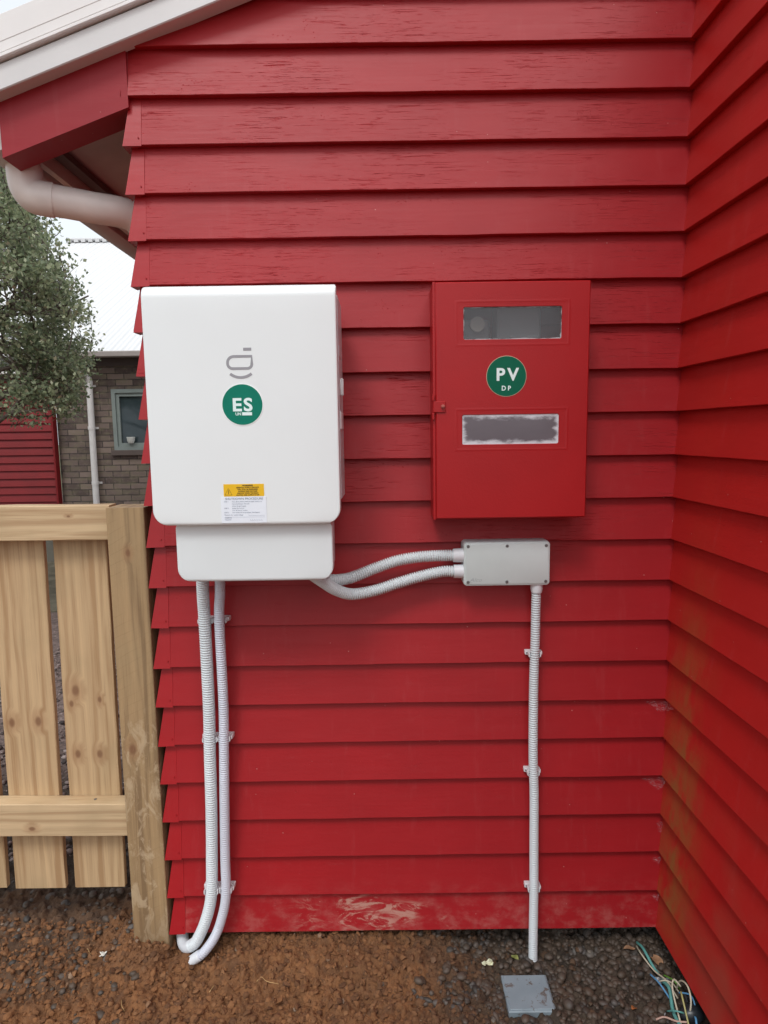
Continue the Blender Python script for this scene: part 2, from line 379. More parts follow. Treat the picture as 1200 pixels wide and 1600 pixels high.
side = obj('weatherboard_wall', (lambda vf: (vf[0], [q[::-1] for q in vf[1]]))(board_rows(0, 24, side_pt, np.linspace(0, 1, 90), lambda n, a: ZR[n], seed=9)), M_SIDE, house, smooth=14, label='side wall of red weatherboards at right angles, stained olive low down')
side.data.flip_normals()
def left_pt(a, y, z, n):
    s = max(y, 0) + a*5.5
    return (-W+y, s, z)
left = obj('weatherboard_wall', board_rows(0, 21, left_pt, np.linspace(0, 1, 60), lambda n, a: ZL[n], seed=5), M_SIDE, house, smooth=14, label='hidden side wall of red weatherboards running back from the corner')
for n in range(0, 20):                                  # folded metal corner soakers
    zb, zt = ZL[n]-.003, ZL[n+1]+.002; e = .0011; w = .054+random.uniform(-.002, .002)
    zt = ZL[n+1]
    jig = random.uniform(-.0015, .0015); V = []
    for (y, z) in ((0.0, zb), (.0212, zt)):
        V += [(-W+y-e, y-e, z+jig*(z == zb)), (-W+w+(0 if z == zb else -.001), y-e, z), (-W+w, y+.001, z), (-W+y-e, y-e+.055, z)]
    vf = (V, [(0, 1, 5, 4), (1, 2, 6, 5), (3, 0, 4, 7), (0, 3, 2, 1)])
    sk = obj('corner_soaker', vf, M_SOAK, front, smooth=False)
    obj('nail_head', disc(-W+.045, ZL[n]+.020, .0022, .001, .0016, 10), M_SOAK, house)
# solid core so no light leaks, foundation in the dark under the boards
obj('wall_core', join(box(-W+.03, .6, .028, .10, .02, 2.55), box(.062, .13, -1.7, .03, .02, 3.12), box(-W+.03, -W+.09, .1, 5.4, .02, 2.5)), M_DARK, house)
obj('foundation', join(box(-W+.10, .5, .16, .30, -.6, .03), box(.09, .30, -1.7, .16, -.6, .03)), M_CONC, house)
obj('wall_top_trim', box(-.02, .20, -1.72, .0, 3.10, 3.16), M_BARGE, house)
# barge board: boxed end of the eave
bz = lambda x: 2.4377+.357*(x+1.968)
bx0, bx1 = -1.968, -W+.0215
bv = [(bx0, .003, bz(bx0)), (bx1, .003, bz(bx1)), (bx1, .003, zc(bx1)+.06), (bx0, .003, zc(bx0)+.06)]
bv += [(x, .098, z) for x, y, z in bv]
obj('barge_board', (bv, [(0, 1, 2, 3), (4, 7, 6, 5), (0, 4, 5, 1), (1, 5, 6, 2), (2, 6, 7, 3), (3, 7, 4, 0)]), M_BARGE, house)
def slope_bar(x0_, x1_, y0_, y1_, d0, d1, ch=.003):
    """bar that follows the verge line: offsets d0..d1 above it"""
    V = []
    for x in (x0_, x1_):
        z0_, z1_ = zc(x)+d0, zc(x)+d1
        V += [(x, y0_+ch, z0_), (x, y0_, z0_+ch), (x, y0_, z1_-ch), (x, y0_+ch, z1_), (x, y1_, z1_), (x, y1_, z0_)]
    return V, [(i, (i+1) % 6, (i+1) % 6+6, i+6) for i in range(6)]+[(0, 5, 4, 3, 2, 1), (6, 7, 8, 9, 10, 11)]
xe = .12
obj('verge_capping', slope_bar(-2.11, xe, -.040, .010, 0, .068), M_CAP, house, label='grey metal verge strip lying on the red board')
obj('verge_capping', join(slope_bar(-2.12, xe, -.054, .03, .0715, .084), slope_bar(-2.12, xe, -.049, .03, .0855, .185)), M_CAP2, house, label='upper white verge flashing')
# roof slab going back
V = []
for x in (-2.12, xe):
    for (y, d) in ((-.05, .115), (-.05, .17), (5.6, .17), (5.6, .115)): V.append((x, y, zc(x)+d))
obj('roof', (V, [(0, 1, 5, 4), (1, 2, 6, 5), (2, 3, 7, 6), (3, 0, 4, 7), (0, 3, 2, 1), (4, 5, 6, 7)]), M_CAP2, house)
# soffit, its edge batten and the fascia running back along the hidden side
V = [(-1.94, .1, 2.545), (-1.94, 5.5, 2.545), (-W+.03, 5.5, 2.66), (-W+.03, .1, 2.66), (-1.94, .1, 2.56), (-1.94, 5.5, 2.56), (-W+.03, 5.5, 2.675), (-W+.03, .1, 2.675)]
obj('soffit', (V, [(0, 1, 2, 3), (4, 7, 6, 5), (0, 4, 5, 1), (1, 5, 6, 2), (2, 6, 7, 3), (3, 7, 4, 0)]), M_SOFF, house)
obj('soffit_batten', box(-1.925, -1.885, .1, 5.5, 2.525, 2.5475), simple('shade_toned_batten', (.13, .09, .085), .6), house)  # dark brown puts the shade under the eave into the batten's colour
obj('fascia_board', box(-1.957, -1.935, .1, 5.5, 2.487, 2.62), M_FASC, house)
# quad gutter
gp = [(x+.045, z) for x, z in [(-2.022, 2.60), (-2.022, 2.475), (-2.045, 2.465), (-2.09, 2.468), (-2.118, 2.485), (-2.128, 2.52), (-2.13, 2.585), (-2.118, 2.60)]]
V = [(x, .03, z) for x, z in gp]+[(x, 5.5, z) for x, z in gp]; k = len(gp)
obj('gutter', (V, [(i, i+k, (i+1) % k+k, (i+1) % k) for i in range(k-1)]+[tuple(range(k))[::-1], tuple(range(k, 2*k))]), M_CAP, house, smooth=40)
# offset drain pipe below the gutter
pp = spline([(-1.984, .150, 2.50), (-1.984, .150, 2.44), (-1.980, .151, 2.412), (-1.962, .153, 2.386), (-1.930, .155, 2.377), (-1.88, .17, 2.372), (-1.80, .20, 2.364), (-1.71, .245, 2.358), (-1.675, .275, 2.33), (-1.668, .300, 2.28), (-1.667, .320, 1.9), (-1.667, .320, .0)], .012)
drain = obj('drain_pipe', tube(pp, [.0475 if p.z > 2.33 else .034 for p in pp], 28), M_PVC, house, smooth=50)
obj('pipe_collar', tube(spline([(-1.984, .150, 2.47), (-1.984, .150, 2.44), (-1.980, .151, 2.412), (-1.962, .153, 2.386), (-1.930, .155, 2.377), (-1.905, .1625, 2.3745)], .008), .0515, 28), M_PVC, drain, smooth=50)

# ---------------------------------------------------------------- battery inverter
IX0, IX1, IZ0, IZ1, IY = -1.5035, -1.0015, 1.398, 2.024, -.25
inv = empty('battery_inverter', ((IX0+IX1)/2, 0, 1.236), 'large white battery inverter with rounded bottom corners and green ES disc, mounted on red wall', 'inverter')
def cover_loops(x0, x1, z0, z1, r, yf, depth, rt=.045, rs=.004):
    """white front cover: rounded bottom corners, top edge rolled back with radius rt"""
    L = []
    def loop(ins, y, topdrop):
        return rr(x0+ins, x1-ins, z0+ins, z1-topdrop-ins*.2, (max(r-ins, .004), max(r-ins, .004), .010, .010), 8, y)
    for k in range(5):
        a = k/4*math.pi/2; L.append(loop(rs*(1-math.sin(a)), yf+rs*(1-math.cos(a)), 0))
    return L
def cover_mesh(x0, x1, z0, z1, r, yf, depth, roll, lip=.012):
    loops = cover_loops(x0, x1, z0, z1, r, yf, depth)
    # add inner rings across the face so the top can roll back
    face = []
    for s in (0.0, .35, .7): pass
    loops.append([(p[0], yf+depth, p[2]) for p in loops[-1]])
    V, F_ = loft(loops, cap0=False, cap1=True)
    # front face as a grid clipped to the rounded outline (columns of the outline)
    first = loops[0]; n = len(first)
    V = list(V); return V, F_, first
def rolled_cover(x0, x1, z0, z1, r, yf, yb, roll, edge=.0035, rtop=.008):
    """front face built as horizontal slices; each slice is a U section (front with rounded side edges)"""
    zs = list(z0+r*(1-np.cos(np.linspace(0, math.pi/2, 10))))+list(np.linspace(z0+r, z1-roll, 14))[1:]+[z1-roll+roll*math.sin(a) for a in np.linspace(0, math.pi/2, 12)[1:]]
    V, F_, m = [], [], None
    for z in zs:
        ins = 0.0
        if z < z0+r: ins = r-math.sqrt(max(0, r*r-(z0+r-z)**2))
        dz = 0.0
        if z > z1-roll: dz = roll-math.sqrt(max(0, roll*roll-(z-(z1-roll))**2))
        t_ = max(0, (z-(z1-rtop))); ins += rtop-math.sqrt(max(0, rtop*rtop-t_*t_)) if t_ > 0 else 0
        yy = yf+dz*.95; xa, xb = x0+ins, x1-ins; e = edge; low = edge*.9*max(0, 1-(z-z0)/.004) if z < z0+.004 else 0
        yy += low
        sec = [(xa, yb), (xa, max(yy+e*2.5, yy)), (xa+e*.12, yy+e*.6), (xa+e*.6, yy+e*.12), (xa+e*1.4, yy)]
        sec += [(xa+e*1.4+(xb-xa-2.8*e)*q, yy) for q in (.25, .5, .75)]
        sec += [(xb-e*1.4, yy), (xb-e*.6, yy+e*.12), (xb-e*.12, yy+e*.6), (xb, yy+e*2.5), (xb, yb)]
        sec = [(a, min(b, yb)) for a, b in sec]; m = len(sec)
        V += [(a, b, z) for a, b in sec]
    for i in range(len(zs)-1):
        for j in range(m-1):
            a = i*m+j; F_.append((a, a+1, a+m+1, a+m))
    F_.append(tuple(range(m-1, -1, -1))); F_.append(tuple((len(zs)-1)*m+j for j in range(m)))
    for i in range(len(zs)-1): F_.append((i*m, i*m+m, i*m+2*m-1, i*m+m-1))
    return V, F_
obj('front_cover', rolled_cover(IX0, IX1, IZ0, IZ1, .040, IY, -.215, .034), M_WHITE, inv, smooth=38)
obj('connection_cover', rolled_cover(-1.4545, -1.0265, 1.2375, 1.3975, .036, -.222, -.18, .001), M_LOWCOV, inv, smooth=38)
bx = -1.0015
body = obj('body', join(box(IX0+.010, bx+.001, -.212, -.035, IZ0+.05, IZ1-.012, .012), box(-1.445, -1.034, -.178, -.04, 1.25, IZ0+.06, .01)), M_SIDEPL, inv, smooth=30)
obj('wall_bracket', box(-1.45, -1.06, -.037, .015, 1.50, 1.95, .003), M_SIDEPL, inv)
fins = [box(bx-.001, bx+.0015, -.20, -.06, z, z+.003) for z in np.arange(1.46, 1.63, .011)]
obj('cooling_fins', join(*fins), M_SIDEPL, inv)
kz = 1.765; bx -= .003
kn = obj('isolator_switch', join(cyl((bx-.002, -.145, kz), (bx+.005, -.145, kz), .026, .024, 28), box(bx+.004, bx+.0125, -.151, -.139, kz-.024, kz+.024, .003)), M_WHITE, inv, smooth=40)
obj('side_catch', box(bx-.001, bx+.007, -.19, -.09, 1.645, 1.70, .005), M_WHITE, inv, smooth=30)
obj('side_catch', box(bx-.001, bx+.005, -.19, -.09, 1.84, 1.875, .005), M_SIDEPL, inv, smooth=30)
# grey logo: dash, rounded D, smile arc
y_ = IY-.0001
def arc(cx_, cz_, rx, rz, a0, a1, n=14): return [(cx_+rx*math.cos(R(a)), cz_+rz*math.sin(R(a))) for a in np.linspace(a0, a1, n)]
lx0, lx1, lz0, lz1 = -1.2865, -1.2235, 1.809, 1.840
D = [(lx1, lz1)]+[(lx0+.017, lz1)]+arc(lx0+.017, lz1-.0155, .017, .0155, 90, 180, 8)[1:]+arc(lx0+.013, lz0+.0125, .013, .0125, 180, 270, 8)+[(lx1-.014, lz0)]+arc(lx1-.012, lz0+.011, .012, .011, 270, 360, 8)
obj('logo', join(ribbon([(-1.2445, 1.858), (-1.2235, 1.858)], .0078, y_), ribbon(D, .0072, y_, closed=True), ribbon(arc(-1.2530, 1.8316, .0456, .0456, 232, 308, 18), .0072, y_)), M_LOGO, inv)
s1 = obj('round_sticker', disc(-1.2520, 1.7160, .0545, IY-.0002, .0006), M_PAPEDGE, inv, label='round green sticker reading ES')
obj('sticker_face', disc(-1.2520, 1.7160, .0527, IY-.0008, .0003), M_GREEN, s1)
obj('lettering', join(text('E', -1.2665, 1.7000, .0465, IY-.0011, bold=.0014, sx=1.1), text('S', -1.2372, 1.7000, .0465, IY-.0011, bold=.0014, sx=1.1), text('UN', -1.2635, 1.6885, .0105, IY-.0011, bold=.0002), box(-1.2535, -1.2275, IY-.0016, IY-.0011, 1.6880, 1.6962)), M_TXT, s1)
s2 = obj('warning_sticker', box(-1.3115, -1.2035, IY-.0007, IY-.0001, 1.4745, 1.5075, .0002), M_YEL, inv, label='yellow warning sticker with lightning triangle')
yt = IY-.0008
L = [text('WARNING', -1.247, 1.5015, .0058, yt, bold=.00025)]
for i, s in enumerate(['ESSENTIAL SUPPLY CIRCUITS', 'WILL STILL BE ENERGISED', 'DURING GRID OUTAGE', 'AND/OR WHEN THE MAIN', 'SWITCH GRID SUPPLY IS OFF']):
    L.append(text(s, -1.247, 1.4965-i*.00505, .0047, yt, bold=.00012))
tx, tz = -1.2985, 1.4785
L += [ribbon([(tx-.0095, tz), (tx+.0095, tz), (tx, tz+.0175)], .0012, yt, closed=True), ribbon([(tx+.0012, tz+.0125), (tx-.0012, tz+.0075), (tx+.0014, tz+.0082), (tx-.0004, tz+.0028)], .0011, yt)]
obj('lettering', join(*L), M_BLK, s2)
s3 = obj('procedure_sticker', box(-1.3195, -1.1985, IY-.0011, IY-.0008+.0007, 1.4030, 1.4735, .0002), M_PAPER, inv, label='white shutdown procedure sticker with small grey print')
yt = IY-.0012; L = [text('SHUTDOWN PROCEDURE', -1.2575, 1.4655, .0080, yt, bold=.0001, sx=1.06)]
rows = [(0, 'STEP 1.', 'Turn off the MAIN SWITCH GRID SUPPLY at'), (1, '', 'main switchboard. This will'), (2, '', 'isolate the grid supply.'), (3, 'STEP 2.', 'Isolate the inverter'), (4, '', 'Turn off the AC isolator'), (5, 'STEP 3.', 'Turn off the PV array isolator, then battery'), (6.1, 'Maximum d.c. system voltage', ''), (7.4, 'Installed by', ''), (8.3, 'Telephone', '')]
for r_, a, b in rows:
    z = 1.4590-r_*.0058
    if a: L.append(text(a, -1.3115, z, .0042, yt, 'LEFT'))
    if b: L.append(text(b, -1.2905, z, .0042, yt, 'LEFT'))
L += [box(-1.247, -1.204, yt-.0002, yt, 1.4228, 1.4232), box(-1.2465, -1.2461, yt-.0002, yt, 1.4225, 1.4275), box(-1.3115, -1.204, yt-.0002, yt, 1.4185, 1.4188)]
for k in range(6): L.append(box(-1.243+k*.0058, -1.2385+k*.0058, yt-.0002, yt, 1.4095, 1.4099)); L.append(box(-1.243+k*.0058, -1.2426+k*.0058, yt-.0002, yt, 1.4095, 1.4135))
obj('lettering', join(*L), M_GTX, s3)

# ---------------------------------------------------------------- meter box
MX0, MX1, MZ0, MZ1, MY = -.7405, -.3035, 1.3875, 2.0495, -.118
mb = empty('meter_box', ((MX0+MX1)/2, 0, MZ0), 'red painted steel meter box with two small windows and green PV disc on red wall', 'meter box')
t_ = .0015
walls = [box(MX0, MX0+t_, MY+.006, .02, MZ0, MZ1), box(MX1-t_, MX1, MY+.006, .02, MZ0, MZ1), box(MX0+t_, MX1-t_, MY+.006, .02, MZ1-t_, MZ1), box(MX0+t_, MX1-t_, MY+.006, .02, MZ0, MZ0+t_), box(MX0+t_, MX1-t_, .012, .016, MZ0+t_, MZ1-t_), box(MX0-.0015, MX0+.006, MY+.004, MY+.012, MZ0-.002, MZ1+.001, .001)]
obj('cabinet', join(*walls), M_BOX, mb)
def door_face(x0, x1, z0, z1, y, holes, thick=.010):
    """sheet with rounded holes, a folded outer edge and embossed surrounds"""
    xsb = sorted({x0, x1}|{v for h in holes for v in (h[0]-.026, h[1]+.026)}); zsb = sorted({z0, z1}|{v for h in holes for v in (h[2]-.021, h[3]+.021)})
    V, F_ = [], []
    def add(vf):
        n = len(V); V.extend(vf[0]); F_.extend([tuple(i+n for i in q) for q in vf[1]])
    xa, xb = holes[0][0]-.026, holes[0][1]+.026
    def quad(a, b, c, d):
        add(([(a, y, c), (b, y, c), (b, y, d), (a, y, d)], [(0, 1, 2, 3)]))
    quad(x0+.003, xa, z0+.003, z1-.003); quad(xb, x1-.003, z0+.003, z1-.003)
    zz = [z0+.003]+[v for h in sorted(holes, key=lambda h: h[2]) for v in (h[2]-.021, h[3]+.021)]+[z1-.003]
    for i in range(0, len(zz), 2): quad(xa, xb, zz[i], zz[i+1])
    for h in holes:
        o = [(xa, xb, h[2]-.021, h[3]+.021, .0004, 0), (xa+.0035, xb-.0035, h[2]-.0175, h[3]+.0175, .003, 0), (xa+.0055, xb-.0055, h[2]-.0155, h[3]+.0155, .004, -.0005), (xa+.0085, xb-.0085, h[2]-.0125, h[3]+.0125, .004, .0002), (xa+.010, xb-.010, h[2]-.011, h[3]+.011, .004, .0003),
             (h[0]-.001, h[1]+.001, h[2]-.001, h[3]+.001, .006, .0003), (h[0], h[1], h[2], h[3], .005, .0012), (h[0], h[1], h[2], h[3], .005, .004)]
        loops = [rr(a, b, c, d, r, 6, y+e) for a, b, c, d, r, e in o]
        vf = loft(loops, False, False); add(vf)
    e1 = loft([rr(x0+.003, x1-.003, z0+.003, z1-.003, .0004, 2, y), rr(x0, x1, z0, z1, .0025, 2, y+.003), rr(x0, x1, z0, z1, .0025, 2, y+thick)], False, False); add(e1)
    return V, F_
H1 = (-.6560, -.3825, 1.8925, 1.9805); H2 = (-.6590, -.3858, 1.6010, 1.6845)
door = obj('door', door_face(MX0+.006, MX1, MZ0+.001, MZ1-.001, MY-.002, [H1, H2]), M_BOX, mb, smooth=25)
def pane_mat(name, base, rim, alpha, k):
    t = NT(name); g = t.n('ShaderNodeTexCoord').outputs['Generated']; X, Y, Z = t.sep(g)
    ex = t.math('MULTIPLY', t.math('MINIMUM', X, t.math('SUBTRACT', 1.0, X)), 3.3); ez = t.math('MINIMUM', Z, t.math('SUBTRACT', 1.0, Z))
    d = t.math('MINIMUM', ex, ez); nz = t.noise(t.mapv((16, 16, 40)), 1.0, 5, .62)
    lowb = t.math('ADD', .10 if k else .035, t.math('MULTIPLY', t.math('SUBTRACT', 1.0, Z), .10 if k else .04))
    m = t.math('SUBTRACT', 1.0, t.sstep(t.math('SUBTRACT', d, t.math('MULTIPLY', nz, .16 if k else .07)), -.02, lowb)) if False else t.math('SUBTRACT', 1.0, t.sstep(t.math('ADD', d, t.math('MULTIPLY', t.math('SUBTRACT', .5, nz), .60 if k else .16)), .02, .20 if k else .05))
    sm = t.noise(t.mapv((7, 7, 18)), 1.0, 4)
    col = t.mix(sm, base, tuple(min(1, c*1.5) for c in base)); col = t.mix(m, col, rim)
    t.b.inputs['Specular IOR Level'].default_value = .6
    a = t.math('ADD', alpha, t.math('MULTIPLY', m, .9), clamp=True)
    return t.fin(col, t.math('ADD', .12, t.math('MULTIPLY', m, .5)), None, Alpha=a)
P1 = pane_mat('smeared_glass', (.115, .12, .125), (.46, .48, .49), .36, 0); P2 = pane_mat('oversprayed_glass', (.105, .088, .098), (.62, .64, .68), .95, 1)
obj('window_pane', box(H1[0]-.002, H1[1]+.002, MY+.001, MY+.003, H1[2]-.002, H1[3]+.002), P1, door, label='upper window, clear enough to show the meter')
obj('window_pane', box(H2[0]-.002, H2[1]+.002, MY+.0005, MY+.003, H2[2]-.002, H2[3]+.002), P2, door, label='lower window with white overspray round its edge')
lz = 1.708
obj('hasp', join(box(MX0-.001, MX0+.034, MY-.006, MY-.002, lz-.0155, lz+.0155, .0012), box(MX0-.004, MX0+.002, MY-.007, MY+.01, lz-.036, lz-.017, .001), box(MX0-.004, MX0+.002, MY-.007, MY+.01, lz+.017, lz+.034, .001)), M_BOX, door)
obj('hasp_screw', join(cyl((MX0+.026, MY-.013, lz+.001), (MX0+.026, MY-.004, lz+.001), .0052, .0058, 12), box(MX0+.022, MX0+.030, MY-.0155, MY-.012, lz-.001, lz+.003, .0005)), simple('chipped_red_screw', (.40, .10, .08), .35, .4, 300), door)
s4 = obj('round_sticker', disc(-.5355, 1.7905, .0565, MY-.0022, .0007), simple('cream_sticker_edge', (.55, .42, .30), .5), door, label='round green sticker reading PV DP')
obj('sticker_face', disc(-.5355, 1.7905, .0552, MY-.0029, .0003), M_GREEN2, s4)
obj('lettering', join(text('P', -.5525, 1.7795, .0475, MY-.0032, bold=.0015, sx=1.02), text('V', -.5170, 1.7795, .0475, MY-.0032, bold=.0015, sx=1.02), text('D P', -.5360, 1.7515, .0180, MY-.0032, bold=.0005, sx=.95)), M_TXT, s4)
em = empty('electricity_meter', (-.49, -.03, 1.86), 'grey electricity meter with round dial behind the upper window of the red box', 'meter')
obj('casing', join(box(-.555, -.43, -.08, .008, 1.86, 2.03, .006), box(-.665, -.575, -.07, .008, 1.84, 1.955, .006), box(-.52, -.44, -.09, -.07, 1.885, 1.905, .002)), simple('meter_grey', (.30, .31, .32), .4), em)
obj('dial', join(cyl((-.612, -.085, 1.940), (-.612, -.068, 1.940), .021, .022, 24)), simple('dial_cream', (.55, .52, .45), .4), em, smooth=40)

# ---------------------------------------------------------------- junction box
JX0, JX1, JZ0, JZ1 = -.6470, -.3870, 1.1740, 1.3085
jb = empty('junction_box', ((JX0+JX1)/2, 0, JZ0), 'pale grey rectangular plastic junction box with six screws, under the red meter box', 'junction box')
def puck(x0, x1, z0, z1, r, y0, y1, e):
    return loft([rr(x0+e, x1-e, z0+e, z1-e, max(r-e, .001), 5, y0), rr(x0+e*.3, x1-e*.3, z0+e*.3, z1-e*.3, r, 5, y0+e*.3), rr(x0, x1, z0, z1, r, 5, y0+e), rr(x0, x1, z0, z1, r, 5, y1)])
obj('base', puck(JX0, JX1, JZ0, JZ1, .010, -.048, .012, .002), M_JBS, jb, smooth=40)
lid = obj('lid', join(puck(JX0+.0008, JX1-.0008, JZ0+.0008, JZ1-.0008, .010, -.058, -.0485, .0022), puck(JX0+.0055, JX1-.0055, JZ0+.0055, JZ1-.0055, .004, -.0600, -.0575, .0016)), M_JB, jb, smooth=40)
for x in (JX0+.013, (JX0+JX1)/2, JX1-.013):
    for z in (JZ0+.0125, JZ1-.0125):
        obj('screw', join(cyl((x, -.0608, z), (x, -.0590, z), .0048, .0048, 16), box(x-.0032, x+.0032, -.0611, -.0607, z-.0006, z+.0006), box(x-.0006, x+.0006, -.0611, -.0607, z-.0032, z+.0032)), M_SCREW, lid)
obj('embossed_mark', join(text('Alco', -.6115, 1.1885, .0155, -.0602, bold=-.0001, sx=1.25, shear=.35), ribbon([(-.6300, 1.1885), (-.6280, 1.1865), (-.6205, 1.1872)], .0008, -.0602)), simple('embossed_grey', (.36, .39, .39), .5), lid)
obj('gland', join(tube([(-.675, -.036, 1.2655), (-.655, -.036, 1.2655), (-.643, -.036, 1.2655)], [.0205, .0215, .0215], 24), tube([(-.677, -.036, 1.2655), (-.675, -.036, 1.2655)], [.0195, .0205], 24)), M_FLEXD, jb, smooth=40)
obj('gland', join(tube([(-.675, -.036, 1.2160), (-.655, -.036, 1.2160), (-.643, -.036, 1.2160)], [.0205, .0215, .0215], 24)), M_FLEXD, jb, smooth=40)
obj('gland', join(tube([(-.4215, -.036, 1.182), (-.4215, -.036, 1.160), (-.4215, -.036, 1.148)], [.0185, .0185, .0165], 24)), M_FLEXD, jb, smooth=40)

# ---------------------------------------------------------------- flexible conduits
def flex(pts, r, pitch, depth, fade=None):
    P = spline(pts, pitch/6); rad = []; n = len(P)
    for i in range(n):
        ph = i % 6; d = (0, 0, .2, 1, 1, .2)[ph]*depth
        if fade: d *= fade(P[i])
        rad.append(r-d)
    return tube(P, rad, 20)
GC = 'white conduits fixed to the red wall'
def conduit(label, pts, r, mat, pitch=.0056, depth=.0018, fade=None, base=None):
    o = obj('flexible_conduit', flex(pts, r, pitch, depth, fade), mat, None, base or pts[-1], smooth=True)
    return tag(o, label, 'conduit', GC)
A_ = [(-1.426, -0.085, 1.262), (-1.428, -0.080, 1.222), (-1.434, -0.062, 1.160), (-1.438, -0.045, 1.074), (-1.439, -0.04, 0.806), (-1.444, -0.038, 0.637), (-1.448, -0.036, 0.463), (-1.455, -0.034, 0.286), (-1.464, -0.032, 0.15), (-1.488, -0.03, 0.058), (-1.522, -0.025, -0.015), (-1.548, -.015, -0.042)]
B_ = [(-1.374, -0.085, 1.262), (-1.376, -0.080, 1.222), (-1.383, -0.062, 1.160), (-1.393, -0.045, 1.074), (-1.394, -0.038, 0.806), (-1.4, -0.036, 0.636), (-1.406, -0.036, 0.463), (-1.412, -0.034, 0.285), (-1.416, -0.034, 0.151), (-1.436, -0.036, 0.062), (-1.462, -0.036, 0.001), (-1.496, -0.04, -0.044), (-1.515, -.041, -.056)]
ca = conduit('thicker ribbed conduit, left of the pair dropping from the white inverter to the soil', A_, .0188, M_FLEX, .0078, .0048)
obj('end_sleeve', tube(spline([(-1.540, -.017, -.037), (-1.560, -.006, -.052), (-1.580, .018, -.058), (-1.592, .045, -.045), (-1.597, .07, -.01), (-1.597, .075, .03)], .006), .0192, 22), M_FLEXD, ca, smooth=True)
cb = conduit('thinner lilac-white conduit, right of the pair dropping from the white inverter', B_, .0156, M_FLEX2, .0074, .0034, lambda p: .35 if .05 < p.z < .56 else 1.0)
obj('end_sleeve', tube(spline([(-1.508, -.0405, -.053), (-1.526, -.04, -.066), (-1.543, -.04, -.082), (-1.556, -.04, -.115), (-1.56, -.04, -.16)], .006), .0168, 22), M_FLEXD, cb, smooth=True)
conduit('upper of the two ribbed conduits curving from the inverter to the junction box', [(-1.10, -.165, 1.262), (-1.089, -0.15, 1.243), (-1.061, -0.10, 1.213), (-1.03, -0.08, 1.204), (-0.984, -0.06, 1.207), (-0.916, -0.045, 1.23), (-0.848, -0.042, 1.252), (-0.78, -0.042, 1.263), (-0.712, -0.037, 1.2655), (-0.673, -0.036, 1.2655)], .0178, M_FLEX, .0070, .0050)
conduit('lower of the two ribbed conduits sagging from the inverter to the junction box', [(-1.125, -.185, 1.275), (-1.107, -0.18, 1.259), (-1.086, -0.155, 1.234), (-1.062, -0.13, 1.209), (-1.029, -0.1, 1.179), (-0.984, -0.075, 1.159), (-0.917, -0.055, 1.164), (-0.849, -0.045, 1.183), (-0.78, -0.042, 1.202), (-0.712, -0.037, 1.2155), (-0.673, -0.036, 1.216)], .0178, M_FLEX, .0070, .0050)
conduit('single thin ribbed conduit dropping from the junction box to the gravel', [(-.4215, -.036, 1.155), (-0.422, -0.033, 1.117), (-0.422, -0.03, 0.994), (-0.4245, -0.03, 0.85), (-0.423, -0.03, 0.617), (-0.418, -0.03, 0.488), (-0.416, -0.03, 0.312), (-0.414, -0.03, 0.155), (-0.414, -0.03, -0.004), (-0.413, -0.03, -0.20)], .0146, M_FLEX, .0076, .0042)
GCL = 'saddle clips holding the conduits'
M_CLIP = simple('white_clip_plastic', (.70, .68, .70), .42, .06, 30)
def clip(x, z, r, yc, label, side=1):
    c = empty('conduit_clip', (x, -.002, z), label, 'clip', GCL)
    ring = []
    for a in np.linspace(258, 462, 16):
        ring.append((a, R(a)))
    V, F_ = [], []
    for (a, ar) in ring:
        for rr_, zz in ((r, -.008), (r+.0028, -.008), (r+.0028, .008), (r, .008)):
            V.append((x+rr_*math.sin(ar)*1.0, yc+rr_*math.cos(ar)*-1.0*-1.0, z+zz))
    for i in range(len(ring)-1):
        for k in range(4):
            a_, b_ = i*4+k, i*4+(k+1) % 4; F_.append((a_, b_, b_+4, a_+4))
    obj('hook', (V, F_), M_CLIP, c, smooth=30)
    obj('foot', join(box(x-r-.011, x+r+.009, -.011, .006, z-.0065, z+.0065, .0012), box(x+r+.001, x+r+.0045, yc-.004, -.004, z-.006, z+.009, .0008), box(x-r-.0045, x-r-.001, yc-.004, -.004, z-.006, z+.006, .0008), box(x+r+.006, x+r+.0095, yc+.004, -.004, z-.002, z+.009, .0008)), M_CLIP, c)
    obj('screw', cyl((x+side*(r+.0055), -.0125, z), (x+side*(r+.0055), -.010, z), .0028, .0028, 10), M_SCREW, c)
hh = ('top', 'middle', 'bottom')
for i, (x1_, x2_, z_) in enumerate([(-1.4385, -1.393, 1.07), (-1.4430, -1.3985, .686), (-1.4625, -1.4155, .168)]):
    clip(x1_, z_, .0186, -.036, f'white clip on the thicker left conduit, {hh[i]} one of its three')
    clip(x2_, z_+.001, .0155, -.034, f'white clip on the thinner second conduit, {hh[i]} one of its three')
for i, (x1_, z_) in enumerate([(-.4225, .947), (-.4210, .557), (-.4140, .155)]):
    clip(x1_, z_, .0146, -.030, f'white clip on the single conduit below the junction box, {hh[i]} one of its three', -1)

